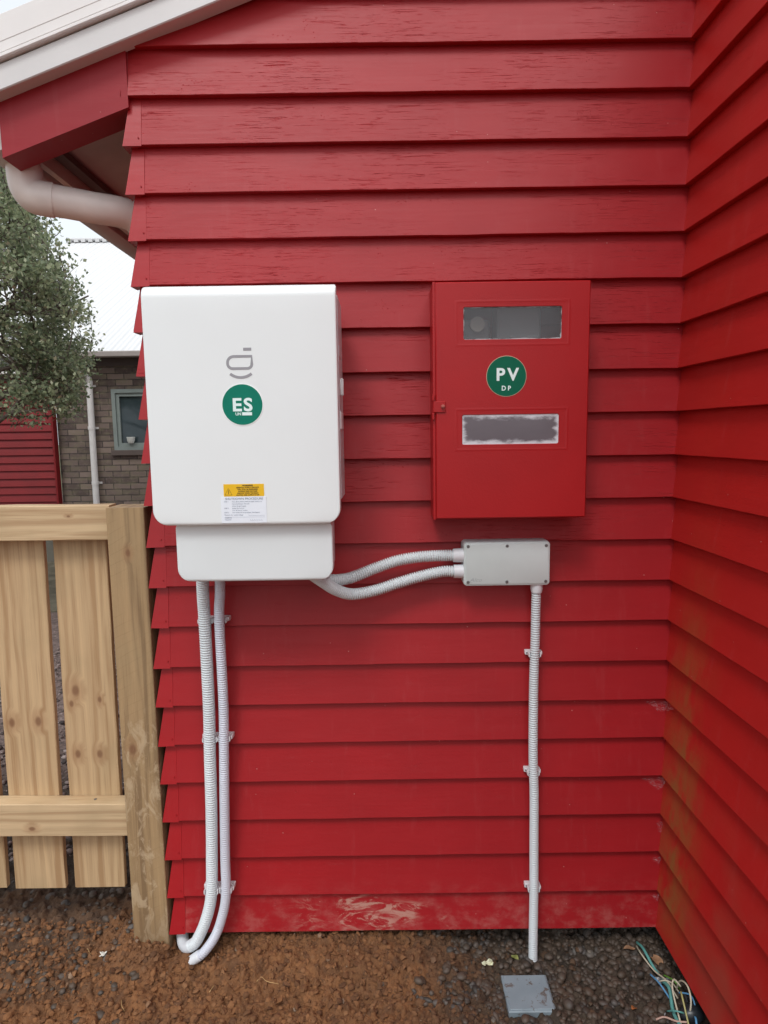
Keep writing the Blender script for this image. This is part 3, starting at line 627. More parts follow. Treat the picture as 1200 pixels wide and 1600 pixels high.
# ---------------------------------------------------------------- fence
fence = empty('paling_fence', (-1.7, .05, -.05), 'new pale pine paling fence with thick corner post against the red house', 'fence')
fb = BASE[fence.name]
K = lambda L_: [(x-fb.x, z-fb.z, r) for x, z, r in L_]
M_PAL = wood('pine_paling', 'z', K([(-1.914, .805, .017), (-1.921, .584, .013), (-1.848, .583, .013), (-2.045, .700, .015), (-2.133, .697, .014), (-1.836, .773, .009), (-1.930, .76, .010)]))
M_RAIL = wood('pine_rail', 'x', K([(-2.064, .353, .010), (-1.868, 1.393, .005)]), base=(.53, .385, .225), dark=(.41, .27, .145))
M_POST = wood('pine_post', 'z', K([(-1.678, 1.28, .010), (-1.702, .64, .016)]), base=(.33, .22, .11), dark=(.20, .125, .06), saw=1.0, dirt=True)
obj('post', loft([[(x, y, z) for x, y in ((-1.738, .002), (-1.736, 0), (-1.6235, 0), (-1.6215, .002), (-1.6215, .112), (-1.736, .114))] for z in (-.25, 1.4205)]), M_POST, fence)
def plank(x0, x1, y0, y1, z0, z1, seed, ax='z'):
    r = random.Random(seed); n = 14; L_ = []
    for i in range(n+1):
        t = i/n; j = lambda: r.uniform(-.0012, .0012)
        if ax == 'z': z = z0+(z1-z0)*t; L_.append([(x0+.002+j(), y0, z), (x1-.002+j(), y0, z), (x1+j(), y0+.002, z), (x1+j(), y1, z), (x0+j(), y1, z), (x0+j(), y0+.002, z)])
        else: x = x0+(x1-x0)*t; L_.append([(x, y0, z0+.002+j()), (x, y0+.002, z0+j()), (x, y1, z0+j()), (x, y1, z1+j()), (x, y0+.002, z1+j()), (x, y0, z1-.002+j())])
    return loft(L_)
px = [(-1.9585, -1.7865), (-2.1640, -1.9905), (-2.367, -2.195), (-2.572, -2.40), (-2.775, -2.605), (-2.98, -2.808), (-3.18, -3.01)]
for i, (a, b) in enumerate(px):
    vf = plank(a, b, .085, .104, .100+random.uniform(-.004, .004), 1.40, i)
    v = np.array(vf[0]); v[:, 0] += (v[:, 2]-.7)*(.0115 if i < 2 else .006); obj('paling', (v, vf[1]), M_PAL, fence)
obj('rail', plank(-3.2, -1.7395, .030, .083, 1.3175, 1.4265, 20, 'x'), M_RAIL, fence)
v, f = plank(-3.2, -1.7395, .030, .083, .322, .434, 21, 'x'); v = np.array(v); v[:, 2] -= (v[:, 0]+1.74)*.012
obj('rail', (v, f), M_RAIL, fence, label='lower rail with a rough torn top edge')
for (nx, nz, ny) in [(-1.862, .4335, .06)]:
    obj('nail_head', cyl((nx, ny, nz), (nx, ny, nz+.004), .005, .005, 8), M_SCREW, fence)


# ---------------------------------------------------------------- ground
def vnoise(x, y, s, seed):
    """smooth value noise on arrays"""
    r = np.random.default_rng(seed); T = r.random((256, 256)); X = x/s+100; Y = y/s+100
    xi, yi = np.floor(X).astype(int), np.floor(Y).astype(int); fx, fy = X-xi, Y-yi; fx = fx*fx*(3-2*fx); fy = fy*fy*(3-2*fy)
    g = lambda a, b: T[a % 256, b % 256]
    return (g(xi, yi)*(1-fx)+g(xi+1, yi)*fx)*(1-fy)+(g(xi, yi+1)*(1-fx)+g(xi+1, yi+1)*fx)*fy
def ss(x, a, b): t = np.clip((x-a)/(b-a), 0, 1); return t*t*(3-2*t)
def hbase(x, y):
    h = -.088+0*x
    mound = ss(x, -1.52, -1.36)*(1-ss(x, -.85, -.62))*(1-ss(np.abs(y-.0), .03, .20))
    h = h+.052*mound+.050*(1-ss(x, -1.66, -1.60))*ss(x, -1.86, -1.74)*(1-ss(np.abs(y), .03, .16))
    h = h+.026*np.exp(-((x+1.572)**2+(y+.052)**2)/.0007)+.014*np.exp(-((x+.413)**2+(y+.035)**2)/.0006)
    h = h-.022*ss(x, -.70, -.50)*(1-ss(y, .3, .6))
    h = h+.012*(vnoise(x, y, .17, 1)-.5)*(1-ss(y, 1, 3))
    return h
def hfull(x, y):
    near = (1-ss(np.abs(y-.1), 1.2, 2.5))
    d = .015*(vnoise(x, y, .032, 2)-.5)+.012*(vnoise(x, y, .013, 3)-.5)+.007*(vnoise(x+5, y, .0075, 4)-.5)
    clod = vnoise(x, y+3, .018, 6); d = d+.013*ss(clod, .60, .80)
    return hbase(x, y)+d*near
gx = np.concatenate([-np.geomspace(.05, 120, 34)[::-1]-2.45, np.arange(-2.45, .14, .0042), .14+np.geomspace(.05, 120, 30)])
gy = np.concatenate([-np.geomspace(.04, 120, 34)[::-1]-.42, np.arange(-.42, .40, .0042), .40+np.geomspace(.006, 4, 110), 4.4+np.geomspace(.3, 150, 30)])
GX, GY = np.meshgrid(gx, gy); GZ = hfull(GX, GY); V = np.stack([GX, GY, GZ], -1).reshape(-1, 3)
nx_, ny_ = len(gx), len(gy); I = np.arange(nx_*ny_).reshape(ny_, nx_)
Fg = np.stack([I[:-1, :-1], I[:-1, 1:], I[1:, 1:], I[1:, :-1]], -1).reshape(-1, 4)
def ground_mat():
    t = NT('soil_ground'); X, Y, Z = t.sep()
    n1 = t.noise(t.mapv((1, 1, 1)), 5, 5, .6); n2 = t.noise(t.co, 60, 6, .7); n3 = t.noise(t.co, 14, 5, .6)
    soil = t.ramp(n3, [(.30, (.095, .041, .017)), (.5, (.19, .080, .028)), (.70, (.285, .122, .044))])
    soil = t.mix(t.sstep(n2, .42, .7), soil, (.085, .045, .024), 'MIX') if False else t.mix(t.math('MULTIPLY', t.sstep(n2, .5, .75), .5), soil, (.22, .115, .06))
    soil = t.mix(t.math('MULTIPLY', t.sstep(t.noise(t.co, 7, 4, .6), .48, .66), .5), soil, (.085, .042, .020))
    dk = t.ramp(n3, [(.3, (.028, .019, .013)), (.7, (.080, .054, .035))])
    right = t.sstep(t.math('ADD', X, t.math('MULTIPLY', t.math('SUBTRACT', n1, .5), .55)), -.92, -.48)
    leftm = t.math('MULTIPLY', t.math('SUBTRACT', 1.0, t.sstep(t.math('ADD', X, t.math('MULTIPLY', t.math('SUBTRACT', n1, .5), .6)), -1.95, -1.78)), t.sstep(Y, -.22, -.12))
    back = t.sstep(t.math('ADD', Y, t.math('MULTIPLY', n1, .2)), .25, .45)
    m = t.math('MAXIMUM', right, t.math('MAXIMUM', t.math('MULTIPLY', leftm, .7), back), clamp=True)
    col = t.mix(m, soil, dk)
    mulch = t.ramp(t.noise(t.mapv((1, 1, 1)), 22, 5, .75), [(.35, (.05, .038, .033)), (.52, (.15, .105, .09)), (.68, (.26, .20, .18))])
    col = t.mix(t.sstep(Y, .9, 1.5), col, mulch)
    col = t.mix(t.sstep(Y, 16, 22), col, (.16, .19, .10))
    b = t.bump(t.math('ADD', n2, n3), .010, .9)
    return t.fin(col, .88, b)
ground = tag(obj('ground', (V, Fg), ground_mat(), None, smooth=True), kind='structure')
pv = np.array([(x, y, -.078) for y in (2.9, 6.9) for x in (-12, 2.0)])
tag(obj('path', box(-12, 3.0, 4.3, 6.85, -.12, -.068, .01), simple('grey_concrete_path', (.125, .112, .082), 1.0, .35, 5, .004, 60, Specular_IOR_Level=.1)), kind='structure')
# clods and pebbles: countless, one object each
def blob_base(sub=1):
    import bmesh
    bm = bmesh.new(); bmesh.ops.create_icosphere(bm, subdivisions=sub, radius=1); v = np.array([p.co[:] for p in bm.verts]); f = np.array([[q.index for q in p.verts] for p in bm.faces]); bm.free(); return v, f
bvv, bff = blob_base(2); bv1, bf1 = blob_base(1)
def scatter(n, place, size, flat, rough, v0, f0, bury=.3):
    VV, FF = [], []
    k = 0
    for i in range(n):
        p = place()
        if p is None: continue
        s = size(); sc_ = np.array([s*rng.uniform(.7, 1.3), s*rng.uniform(.7, 1.2), s*rng.uniform(*flat)])
        nn = v0*(1+rough*(np.sin(v0@rng.normal(0, 2.2, 3)+rng.uniform(0, 6))+.6*np.sin(v0@rng.normal(0, 4.5, 3)+rng.uniform(0, 6))))[:, None]
        a = rng.uniform(0, 6.28); b = rng.normal(0, .35); ca_, sa_, cb_, sb_ = math.cos(a), math.sin(a), math.cos(b), math.sin(b)
        Rm = np.array([[ca_, -sa_, 0], [sa_, ca_, 0], [0, 0, 1]])@np.array([[1, 0, 0], [0, cb_, -sb_], [0, sb_, cb_]])
        v = (nn*sc_)@Rm.T; v += np.array([p[0], p[1], p[2]+sc_[2]*(1-bury*2)*.5]); VV.append(v); FF.append(f0+k*len(v0)); k += 1
    return np.concatenate(VV), np.concatenate(FF)
def gz(x, y): return float(hfull(np.array([x]), np.array([y]))[0])
COVX = (-.540, -.378); COVY = (-.235, -.080)
def blocked(x, y): return (COVX[0] < x < COVX[1] and COVY[0] < y < COVY[1]) or (-1.735 < x < -1.62 and 0 < y < .115)
def place_soil():
    x = rng.uniform(-2.35, -.25); y = rng.uniform(-.36, .16)
    if rng.random() < ss(np.array([x]), -.80, -.25)[0]*.85 or blocked(x, y): return None
    return (x, y, gz(x, y))
def place_dark():
    x = rng.uniform(-.92, .06) if rng.random() < .89 else rng.uniform(-2.45, -1.68); y = rng.uniform(-.38, .14) if x > -1 else rng.uniform(-.36, .4)
    if blocked(x, y) or (x < -1 and y < -.16 and rng.random() < .8): return None
    if -.95 < x < -.42 and rng.random() > ss(np.array([x+.10*math.sin(y*31)]), -.90, -.42)[0]**1.3: return None
    return (x, y, gz(x, y))
def place_back():
    y = .50+2.9*rng.random()**1.5; x = rng.uniform(-3.6, -1.68)
    return (x, y, gz(x, y))
soilm = NT('soil_clod'); cc = soilm.n('ShaderNodeNewGeometry').outputs['Random Per Island']
soilc = soilm.ramp(cc, [(0, (.115, .050, .021)), (.4, (.18, .077, .029)), (.85, (.24, .104, .039)), (.99, (.24, .115, .05)), (1, (.28, .20, .14))])
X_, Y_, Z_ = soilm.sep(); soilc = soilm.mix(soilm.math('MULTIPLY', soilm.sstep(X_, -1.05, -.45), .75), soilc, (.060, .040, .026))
soilc = soilm.mix(soilm.math('MULTIPLY', soilm.sstep(soilm.noise(soilm.co, 7, 4, .6), .48, .66), .5), soilc, (.085, .042, .020))
soilm = soilm.fin(soilc, .92, soilm.bump(soilm.noise(soilm.co, 260, 5, .7), .003, 1.0))
pebm = NT('river_pebble'); cc = pebm.n('ShaderNodeNewGeometry').outputs['Random Per Island']
pebm = pebm.fin(pebm.mix(pebm.math('MULTIPLY', pebm.sstep(pebm.noise(pebm.co, 16, 4), .34, .56), .75), pebm.ramp(cc, [(0, (.028, .023, .019)), (.35, (.052, .045, .039)), (.62, (.088, .078, .071)), (.82, (.075, .046, .030)), (.97, (.12, .108, .098)), (1, (.20, .175, .14))]), (.075, .048, .030)), .6, pebm.bump(pebm.noise(pebm.co, 150, 3), .001, .5))
s_ = lambda a, b, e=1.6: (lambda: a+(b-a)*rng.random()**e)
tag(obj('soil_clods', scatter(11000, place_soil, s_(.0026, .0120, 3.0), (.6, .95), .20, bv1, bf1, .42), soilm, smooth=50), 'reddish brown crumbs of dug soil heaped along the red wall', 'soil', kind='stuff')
tag(obj('gravel', scatter(2900, place_dark, s_(.0055, .0155, 1.6), (.5, .8), .07, bvv, bff, .25), pebm, smooth=True), 'dark grey rounded gravel around the cover and by the fence', 'gravel', kind='stuff')
mulm = NT('pink_grey_chip'); cc = mulm.n('ShaderNodeNewGeometry').outputs['Random Per Island']
mulm = mulm.fin(mulm.ramp(cc, [(0, (.03, .022, .02)), (.4, (.085, .062, .053)), (.75, (.19, .14, .125)), (1, (.33, .27, .25))]), .8)
tag(obj('garden_chips', scatter(5200, place_back, s_(.006, .020, 1.5), (.3, .7), .15, bv1, bf1), mulm, smooth=False), 'pinkish grey chips covering the ground behind the fence', 'chips', kind='stuff')

# ---------------------------------------------------------------- things on the ground
cv = empty('access_cover', (-.459, -.158, -.10), 'small square grey-blue cover set in the gravel below the single conduit', 'cover')
tcov = NT('dusty_blue_grey_plastic'); d_ = tcov.sstep(tcov.noise(tcov.co, 32, 6, .7, .5), .57, .64)
M_COV = tcov.fin(tcov.mix(tcov.math('MULTIPLY', d_, .8), tcov.mix(tcov.noise(tcov.co, 15, 4), (.17, .22, .25), (.27, .325, .36)), (.09, .05, .028)), .5)
def skewbox(x0, x1, y0, y1, z0, z1, e):
    L_ = []
    for zz, i in ((z0, 0), (z1-e, 0), (z1, e)):
        L_.append([(x0+i, y0+i, zz), (x1-i, y0+i, zz), (x1-i, y1-i, zz), (x0+i, y1-i, zz)])
    n = 4; V = [p for l in L_ for p in l]; F_ = [(i*4+k, i*4+(k+1) % 4, (i+1)*4+(k+1) % 4, (i+1)*4+k) for i in range(2) for k in range(4)]+[(8, 9, 10, 11), (3, 2, 1, 0)]
    return V, F_
obj('frame', skewbox(-.531, -.387, -.2265, -.0925, -.13, -.0915, .003), M_COV, cv)
obj('lid', join(skewbox(-.526, -.392, -.2215, -.0975, -.0912, -.0885, .0015), skewbox(-.475, -.445, -.2205, -.2165, -.0884, -.0875, .0003)), M_COV, cv)

M_W = {'cream': (.50, .44, .33), 'teal': (.10, .30, .27), 'blue': (.10, .28, .48), 'green': (.10, .24, .03), 'yellow': (.40, .36, .14), 'pink': (.45, .28, .22)}
for k_ in list(M_W): M_W[k_] = simple(k_+'_wire_sheath', M_W[k_], .45, .12, 40)
wires = [
 ('cream', 'cream wire offcut standing in a high loop against the red side wall', [(-.002, -.165, -.085), (.000, -.185, -.035), (.002, -.225, -.015), (-.002, -.258, -.035), (-.012, -.268, -.085)], .0026),
 ('cream', 'long cream wire offcut reaching from the wall corner to the tangle', [(-.052, .02, -.095), (-.058, -.03, -.078), (-.040, -.09, -.085), (-.025, -.15, -.068), (-.008, -.19, -.090)], .0024),
 ('teal', 'thick teal strip of sheath hanging out from the wall corner', [(-.047, .03, -.09), (-.046, -.02, -.070), (-.038, -.07, -.082), (-.028, -.10, -.092)], .0042),
 ('teal', 'pale teal cable sheath running down into the black plug', [(-.030, -.13, -.085), (-.030, -.18, -.066), (-.044, -.24, -.085), (-.042, -.30, -.088)], .0055),
 ('blue', 'thin light blue wire offcut lying on the dark gravel', [(-.055, -.10, -.090), (-.047, -.15, -.076), (-.034, -.20, -.085)], .0026),
 ('green', 'short bright green wire offcut beside the side wall', [(-.016, -.11, -.085), (.000, -.145, -.072), (.012, -.160, -.088)], .0026),
 ('yellow', 'yellowish wire curving up out of the black plug', [(-.022, -.30, -.09), (-.020, -.25, -.045), (-.014, -.22, -.04), (-.006, -.215, -.062)], .0026),
 ('cream', 'cream wire arching over the black plug', [(-.040, -.285, -.09), (-.034, -.21, -.045), (-.020, -.185, -.03), (-.003, -.195, -.045)], .0026),
 ('blue', 'dark blue-green wire coiled on the black plug', [(-.010, -.20, -.06), (.012, -.225, -.045), (.014, -.25, -.055), (.006, -.27, -.075)], .0024),
 ('teal', 'thin teal wire looping left of the black plug', [(-.060, -.235, -.088), (-.052, -.262, -.060), (-.034, -.272, -.056), (-.020, -.258, -.075)], .0024),
 ('cream', 'short cream wire end crossing the teal sheath near the side wall', [(-.046, -.135, -.084), (-.030, -.150, -.066), (-.010, -.158, -.070), (.004, -.175, -.086)], .0022),
 ('blue', 'bright blue wire end poking from the front of the black plug', [(.004, -.268, -.075), (.000, -.285, -.062), (-.004, -.300, -.070)], .0030),
 ('pink', 'pinkish wire lying flat across the bottom gravel', [(-.105, -.262, -.088), (-.08, -.262, -.080), (-.05, -.272, -.084), (-.02, -.28, -.080)], .0028)]
for c_, lab, pts, r_ in wires:
    lo_ = min(pts, key=lambda p: p[2])
    if r_ > .004: pass
    tag(obj('wire_offcut', tube(spline(pts, .006), r_, 10), M_W[c_], None, lo_, smooth=True), lab, 'wire', 'wire offcuts in the wall corner')
plug = empty('cable_plug', (.004, -.245, -.10), 'black plastic plug half buried in the corner under the wires', 'plug')
M_BP = simple('black_plastic', (.018, .021, .026), .35, .2, 20)
obj('housing', scatter(1, lambda: (.004, -.255, -.085), lambda: .034, (.75, .76), .05, bvv, bff, .2), M_BP, plug, smooth=True)
obj('pins', join(*[cyl((.000+.010*i, -.235, -.060), (.000+.010*i, -.215, -.052), .003, .0025, 8) for i in range(-1, 3)]), M_BP, plug, smooth=40)
def crumple(cx_, cy_, cz_, s, n=5, seed=1, asp=(1, 1, .5)):
    r = np.random.default_rng(seed); V, F_ = [], []; N = 6
    for i in range(N):
        for j in range(N):
            u, v = i/(N-1)-.5, j/(N-1)-.5
            V.append((cx_+s*asp[0]*(u+r.normal(0, .06)), cy_+s*asp[1]*(v+r.normal(0, .06)), cz_+s*asp[2]*(abs(r.normal(0, .35)))))
    for i in range(N-1):
        for j in range(N-1):
            a = i*N+j; F_.append((a, a+N, a+N+1)); F_.append((a, a+N+1, a+1))
    nV = len(V); V += [(x, y, z-.0006) for x, y, z in V]; F_ += [tuple(k+nV for k in q[::-1]) for q in F_]
    return V, F_
M_SCR = simple('white_scrap', (.62, .60, .54), .5, .15, 60); M_FOIL = simple('grey_scrap', (.30, .30, .31), .35, .3, 60)
def scrap(name, label, cat, loc, s, mat, seed, asp=(1, 1, .5)):
    z = gz(loc[0], loc[1])+.004
    tag(obj(name, crumple(loc[0], loc[1], z, s, seed=seed, asp=asp), mat, None, (loc[0], loc[1], z)), label, cat)
scrap('paper_scrap', 'crumpled white-yellow scrap on the soil left of the square cover', 'scrap', (-.566, -.048), .030, simple('cream_scrap', (.60, .60, .42), .6, .25, 60), 3, (1.1, .6, .5))
scrap('paper_scrap', 'small white chip on the brown soil below the fence post', 'scrap', (-1.845, -.005), .020, M_SCR, 5, (1.0, .9, .4))
scrap('plastic_scrap', 'torn greyish plastic scrap tangled among the wires', 'scrap', (-.020, -.115), .045, M_FOIL, 8, (1.0, .5, .4))
scrap('plastic_scrap', 'shiny pale plastic scrap left of the black plug', 'scrap', (-.066, -.215), .036, M_FOIL, 11, (.7, 1.0, .4))
M_LEAF1 = simple('dry_leaf', (.32, .17, .09), .7, .3, 40); M_LEAF2 = simple('green_yellow_leaf', (.26, .27, .08), .6, .3, 40)
def leaf(label, x, y, l, w, rot, mat):
    z = gz(x, y)+.010; V, F_ = [], []; n = 8
    for i in range(n+1):
        t = i/n; ww = w*math.sin(math.pi*min(1, t*.95+.03))**.8; a = (t-.5)*l
        for s, dz in ((-1, .004), (0, 0), (1, .004)):
            px_, py_ = a, s*ww/2; V.append((x+px_*math.cos(rot)-py_*math.sin(rot), y+px_*math.sin(rot)+py_*math.cos(rot), z+dz+.004*math.sin(t*5)))
    for i in range(n):
        for k in range(2): a = i*3+k; F_.append((a, a+3, a+4, a+1))
    nV = len(V); V += [(p[0], p[1], p[2]-.0005) for p in V]; F_ += [tuple(k+nV for k in q[::-1]) for q in F_]
    tag(obj('fallen_leaf', (V, F_), mat, None, (x, y, z), smooth=True), label, 'leaf', 'fallen leaves on the gravel')
leaf('flat tan dead leaf on the gravel near the wall corner', -.082, .004, .040, .018, .1, M_LEAF1)
leaf('yellow-green dead leaf on the gravel left of the thin conduit', -.470, -.012, .030, .020, 2.2, M_LEAF2)
leaf('brown ribbed dead leaf leaning between the wires and the side wall', -.010, -.05, .055, .032, -1.0, M_LEAF1)
leaf('small orange dead leaf lying alone on the dark gravel', -.147, -.205, .022, .016, .6, simple('orange_leaf', (.38, .13, .04), .6, .3, 40))
M_STRAW = simple('straw', (.50, .32, .14), .6, .2, 60)
for i, (x, y, l, a, lab) in enumerate([(-1.27, -.135, .07, -.1, 'pale curved straw on the brown soil under the lowest boards'), (-1.90, .02, .03, -.5, 'short pale straw on the soil just below the palings'), (-1.70, -.20, .04, -1.0, 'thin straw on the soil at the bottom left'), (-1.44, -.15, .03, 1.2, 'thin upright straw between the two conduits and the soil heap')]):
    pts = [(x+(t-.5)*l*math.cos(a), y+(t-.5)*l*math.sin(a)+.004*math.sin(t*6+i), gz(x+(t-.5)*l*math.cos(a), y)+.006+.003*math.sin(t*4)) for t in np.linspace(0, 1, 6)]
    tag(obj('straw', tube(spline(pts, .006), .0009, 6), M_STRAW, None, pts[2]), lab, 'straw', 'bits of straw on the soil')

# ---------------------------------------------------------------- cobwebs in the corner
tw = NT('dusty_cobweb'); a_ = tw.sstep(tw.noise(tw.mapv((70, 70, 140)), 1.0, 6, .8, 1.5), .44, .74)
M_WEB = tw.fin((.55, .50, .52), .9, None, Alpha=tw.math('MULTIPLY', a_, .26))
def web(label, z, sx, sy, h, seed):
    r = np.random.default_rng(seed); V, F_ = [], []; N = 12
    for i in range(N+1):
        t = i/N*2-1
        if t < 0: p = Vector((t*sx, -.002, 0))
        else: p = Vector((.004, -t*sy, 0))
        drop = h*(1-abs(t))**1.3*(.7+.5*r.random())+.004
        for k in range(4):
            q = k/3; V.append((p.x+(-.012 if t < 0 else -.010)*math.sin(q*2)*(1-abs(t)), p.y-.016*q*(1-abs(t))-.003, z-.004-drop*q+.002*r.normal()))
    for i in range(N):
        for k in range(3): a = i*4+k; F_.append((a, a+4, a+5, a+1))
    L_ = [(V, F_)]
    for i in range(7):
        a = V[r.integers(0, len(V))]; b = V[r.integers(0, len(V))]; c = [(a[k]+b[k])/2 for k in range(3)]; c[2] -= .004; L_.append(tube([a, c, b], .0005, 5))
    tag(obj('cobweb', join(*L_), M_WEB, None, (0, 0, z), smooth=True), label, 'cobweb', 'cobwebs in the wall corner')
web('largest dusty cobweb hanging across the inner wall corner', ZR[6], .060, .055, .030, 1)
web('grey cobweb with a white speck low in the inner wall corner', ZR[4], .065, .020, .028, 2)
web('small wispy cobweb third from the ground in the wall corner', ZR[3]-.02, .012, .012, .03, 3)
web('small curled cobweb just above the lowest board at the corner', ZR[2]-.012, .022, .010, .012, 4)
web('faint short cobweb on the lowest board at the corner', ZR[1]-.005, .022, .006, .010, 5)

# ---------------------------------------------------------------- brick house behind
HY = 7.03
bh = empty('brick_house', (-3.0, HY, 0), 'grey-brown brick house with white metal roof seen behind the fence', 'house')
def brick_mat():
    t = NT('grey_brown_brick'); X, Y, Z = t.sep(); v = t.comb(t.math('ADD', X, t.math('MULTIPLY', t.noise(t.co, 9, 2), .010)), t.math('ADD', Z, t.math('MULTIPLY', t.noise(t.co, 7, 2), .012)), 0.0)
    b = t.n('ShaderNodeTexBrick'); t.l(v, b.inputs['Vector']); b.inputs['Scale'].default_value = 1.0
    b.inputs['Brick Width'].default_value = .235; b.inputs['Row Height'].default_value = .0835; b.inputs['Mortar Size'].default_value = .0065; b.inputs['Mortar Smooth'].default_value = .15; b.inputs['Bias'].default_value = -.1
    b.inputs['Color1'].default_value = (.085, .060, .052, 1); b.inputs['Color2'].default_value = (.24, .18, .15, 1); b.inputs['Mortar'].default_value = (.045, .036, .032, 1)
    col = t.mix(t.math('MULTIPLY', t.sstep(t.noise(t.mapv((5, 5, 12)), 1.2, 3), .4, .7), .55), b.outputs['Color'], (.17, .15, .09))
    col = t.mix(t.math('MULTIPLY', t.sstep(t.noise(t.co, 22, 5, .7), .5, .75), .4), col, (.28, .20, .19))
    return t.fin(col, .85, t.bump(t.math('ADD', t.math('MULTIPLY', b.outputs['Fac'], -1.0), t.math('MULTIPLY', t.noise(t.co, 60, 4), .3)), .012, .8))
WX0, WX1, WZ0, WZ1 = -4.600, -3.60, 1.455, 2.285
def wall_hole(x0, x1, z0, z1, h, y, d):
    a, b, c, e = h; return join(box(x0, a, y, y+d, z0, z1), box(b, x1, y, y+d, z0, z1), box(a, b, y, y+d, z0, c), box(a, b, y, y+d, e, z1))
obj('brick_wall', wall_hole(-5.375, 1.0, -.2, 2.72, (WX0, WX1, WZ0, WZ1), HY, .22), brick_mat(), bh)
M_WF = simple('grey_green_window_paint', (.20, .235, .22), .5, .08, 10)
def frame2(x0, x1, z0, z1, w, y0, y1): return join(box(x0, x0+w, y0, y1, z0, z1), box(x1-w, x1, y0, y1, z0, z1), box(x0+w, x1-w, y0, y1, z0, z0+w), box(x0+w, x1-w, y0, y1, z1-w, z1))
win = obj('window', frame2(WX0, WX1, WZ0, WZ1, .05, HY-.02, HY+.10), M_WF, bh)
obj('sash', frame2(WX0+.052, WX1-.052, WZ0+.052, WZ1-.052, .045, HY+.0, HY+.07), M_WF, win)
obj('pane', box(WX0+.09, WX1-.09, HY+.03, HY+.036, WZ0+.09, WZ1-.09), simple('dark_window_glass', (.035, .05, .055), .06, .2, 4), win)
obj('sill', box(WX0-.04, WX1+.04, HY-.05, HY+.08, WZ0-.075, WZ0-.002, .006), simple('brick_sill', (.10, .075, .065), .8), bh)
obj('painted_eave_shadow', box(-5.10, 1.0, HY-.02, HY, 2.60, 2.70), simple('eave_shade_colour', (.085, .065, .06), .7), bh)  # added dark strip, paints the eave's shade on the top bricks
pot = empty('flower_pot', (-4.36, HY+.012, 1.545), 'small white pot standing in the brick house window', 'pot')
obj('bowl', tube([(-4.36, HY-.03, 1.548), (-4.36, HY-.03, 1.58), (-4.36, HY-.03, 1.625)], [.035, .050, .055], 14), simple('white_pot_glaze', (.6, .62, .58), .4), pot, smooth=40)
obj('rim', tube([(-4.36, HY-.03, 1.622), (-4.36, HY-.03, 1.634)], [.058, .058], 14), simple('white_pot_rim', (.6, .62, .58), .4), pot, smooth=40)
# hip roof
ez, rz, ry = 2.76, 5.83, 12.6
tr = NT('white_corrugated_roof'); Xr, Yr, Zr = tr.sep(); wv = tr.math('SINE', tr.math('MULTIPLY', Xr, 2*math.pi/.152))
M_ROOF = tr.fin((.66, .66, .66), .5, tr.bump(wv, .02, .8))
V = [(-5.15, HY-.18, ez), (1.6, HY-.18, ez), (1.6, ry, rz), (-5.15, ry, rz), (-5.15, HY-.18, ez-.03), (1.6, HY-.18, ez-.03), (1.6, ry+5.6, ez), (-5.15, ry+5.6, ez)]
roofv = [(-8.9, HY-.18, ez), (1.6, HY-.18, ez), (1.6, ry, rz), (-7.6, ry, rz), (-8.9, ry+5.6, ez), (1.6, ry+5.6, ez)]
rf = obj('roof', (roofv+[(x, y, z-.04) for x, y, z in roofv], [(0, 1, 2, 3), (3, 2, 5, 4), (0, 3, 4), (6, 9, 8, 7), (9, 10, 11, 8), (6, 10, 9), (0, 6, 7, 1), (0, 4, 10, 6)]), M_ROOF, bh)
rc = [box(-7.6+i*.152, -7.6+i*.152+.085, ry-.12, ry+.12, rz-.035, rz+.03) for i in range(58)]
obj('ridge_cap', join(box(-7.65, 1.6, ry-.10, ry+.10, rz+.0, rz+.06, .02), *rc), simple('pale_ridge_metal', (.55, .55, .55), .5), rf)
hl = tube([(-5.62, 8.9, 3.80), (-3.85, 11.0, 4.99)], .035, 8)
obj('gutter', box(-5.05, 1.7, HY-.30, HY-.19, 2.685, 2.765, .012), simple('grey_gutter_paint', (.30, .26, .24), .5), bh)
M_DP = simple('white_downpipe', (.66, .64, .62), .45, .08, 10)
dp = obj('downpipe', tube(spline([(-5.02, HY-.24, 2.70), (-5.02, HY-.24, 2.60), (-5.00, HY-.22, 2.54), (-4.90, HY-.10, 2.46), (-4.868, HY-.06, 2.40), (-4.872, HY-.06, 2.2), (-4.878, HY-.06, 1.2), (-4.885, HY-.06, -.08)], .05), .042, 14), M_DP, bh, smooth=60)
for z in (2.31, 1.74, .985):
    obj('pipe_bracket', join(tube([(-4.878, HY-.06, z), (-4.878, HY-.06, z+.045)], .048, 14), box(-4.95, -4.805, HY-.015, HY+.002, z+.008, z+.036)), M_DP, dp, smooth=40)
# red boarded wing next to it
sh = empty('red_shed', (-7.5, 6.9, 0), 'dull red boarded shed wall behind the fence, under the tree, left of the bricks', 'shed')
def shed_pt(a, y, z, n): return (-9.6+a*(9.6-5.38), 6.93+y*1.3, z)
obj('boarded_wall', board_rows(0, 24, shed_pt, np.linspace(0, 1, 12), lambda n, a: -.1+n*.1075, seed=12), M_SHED, sh, smooth=32)
obj('corner_trim', box(-5.405, -5.3765, 6.915, 7.028, -.1, 2.47, .003), M_SHED, sh)
obj('plinth', box(-9.6, -5.407, 6.90, 6.96, -.2, .42, .004), simple('grey_plinth', (.13, .12, .095), .85, .2, 3), sh)
obj('shed_roof', box(-9.8, -5.36, 6.75, 10.5, 2.48, 2.56, .01), M_CAP2, sh)
obj('back_walls', join(box(-9.6, -5.41, 6.97, 7.05, -.1, 2.48), box(-9.6, -9.5, 7.05, 10.3, -.1, 2.48)), M_DARK, sh)

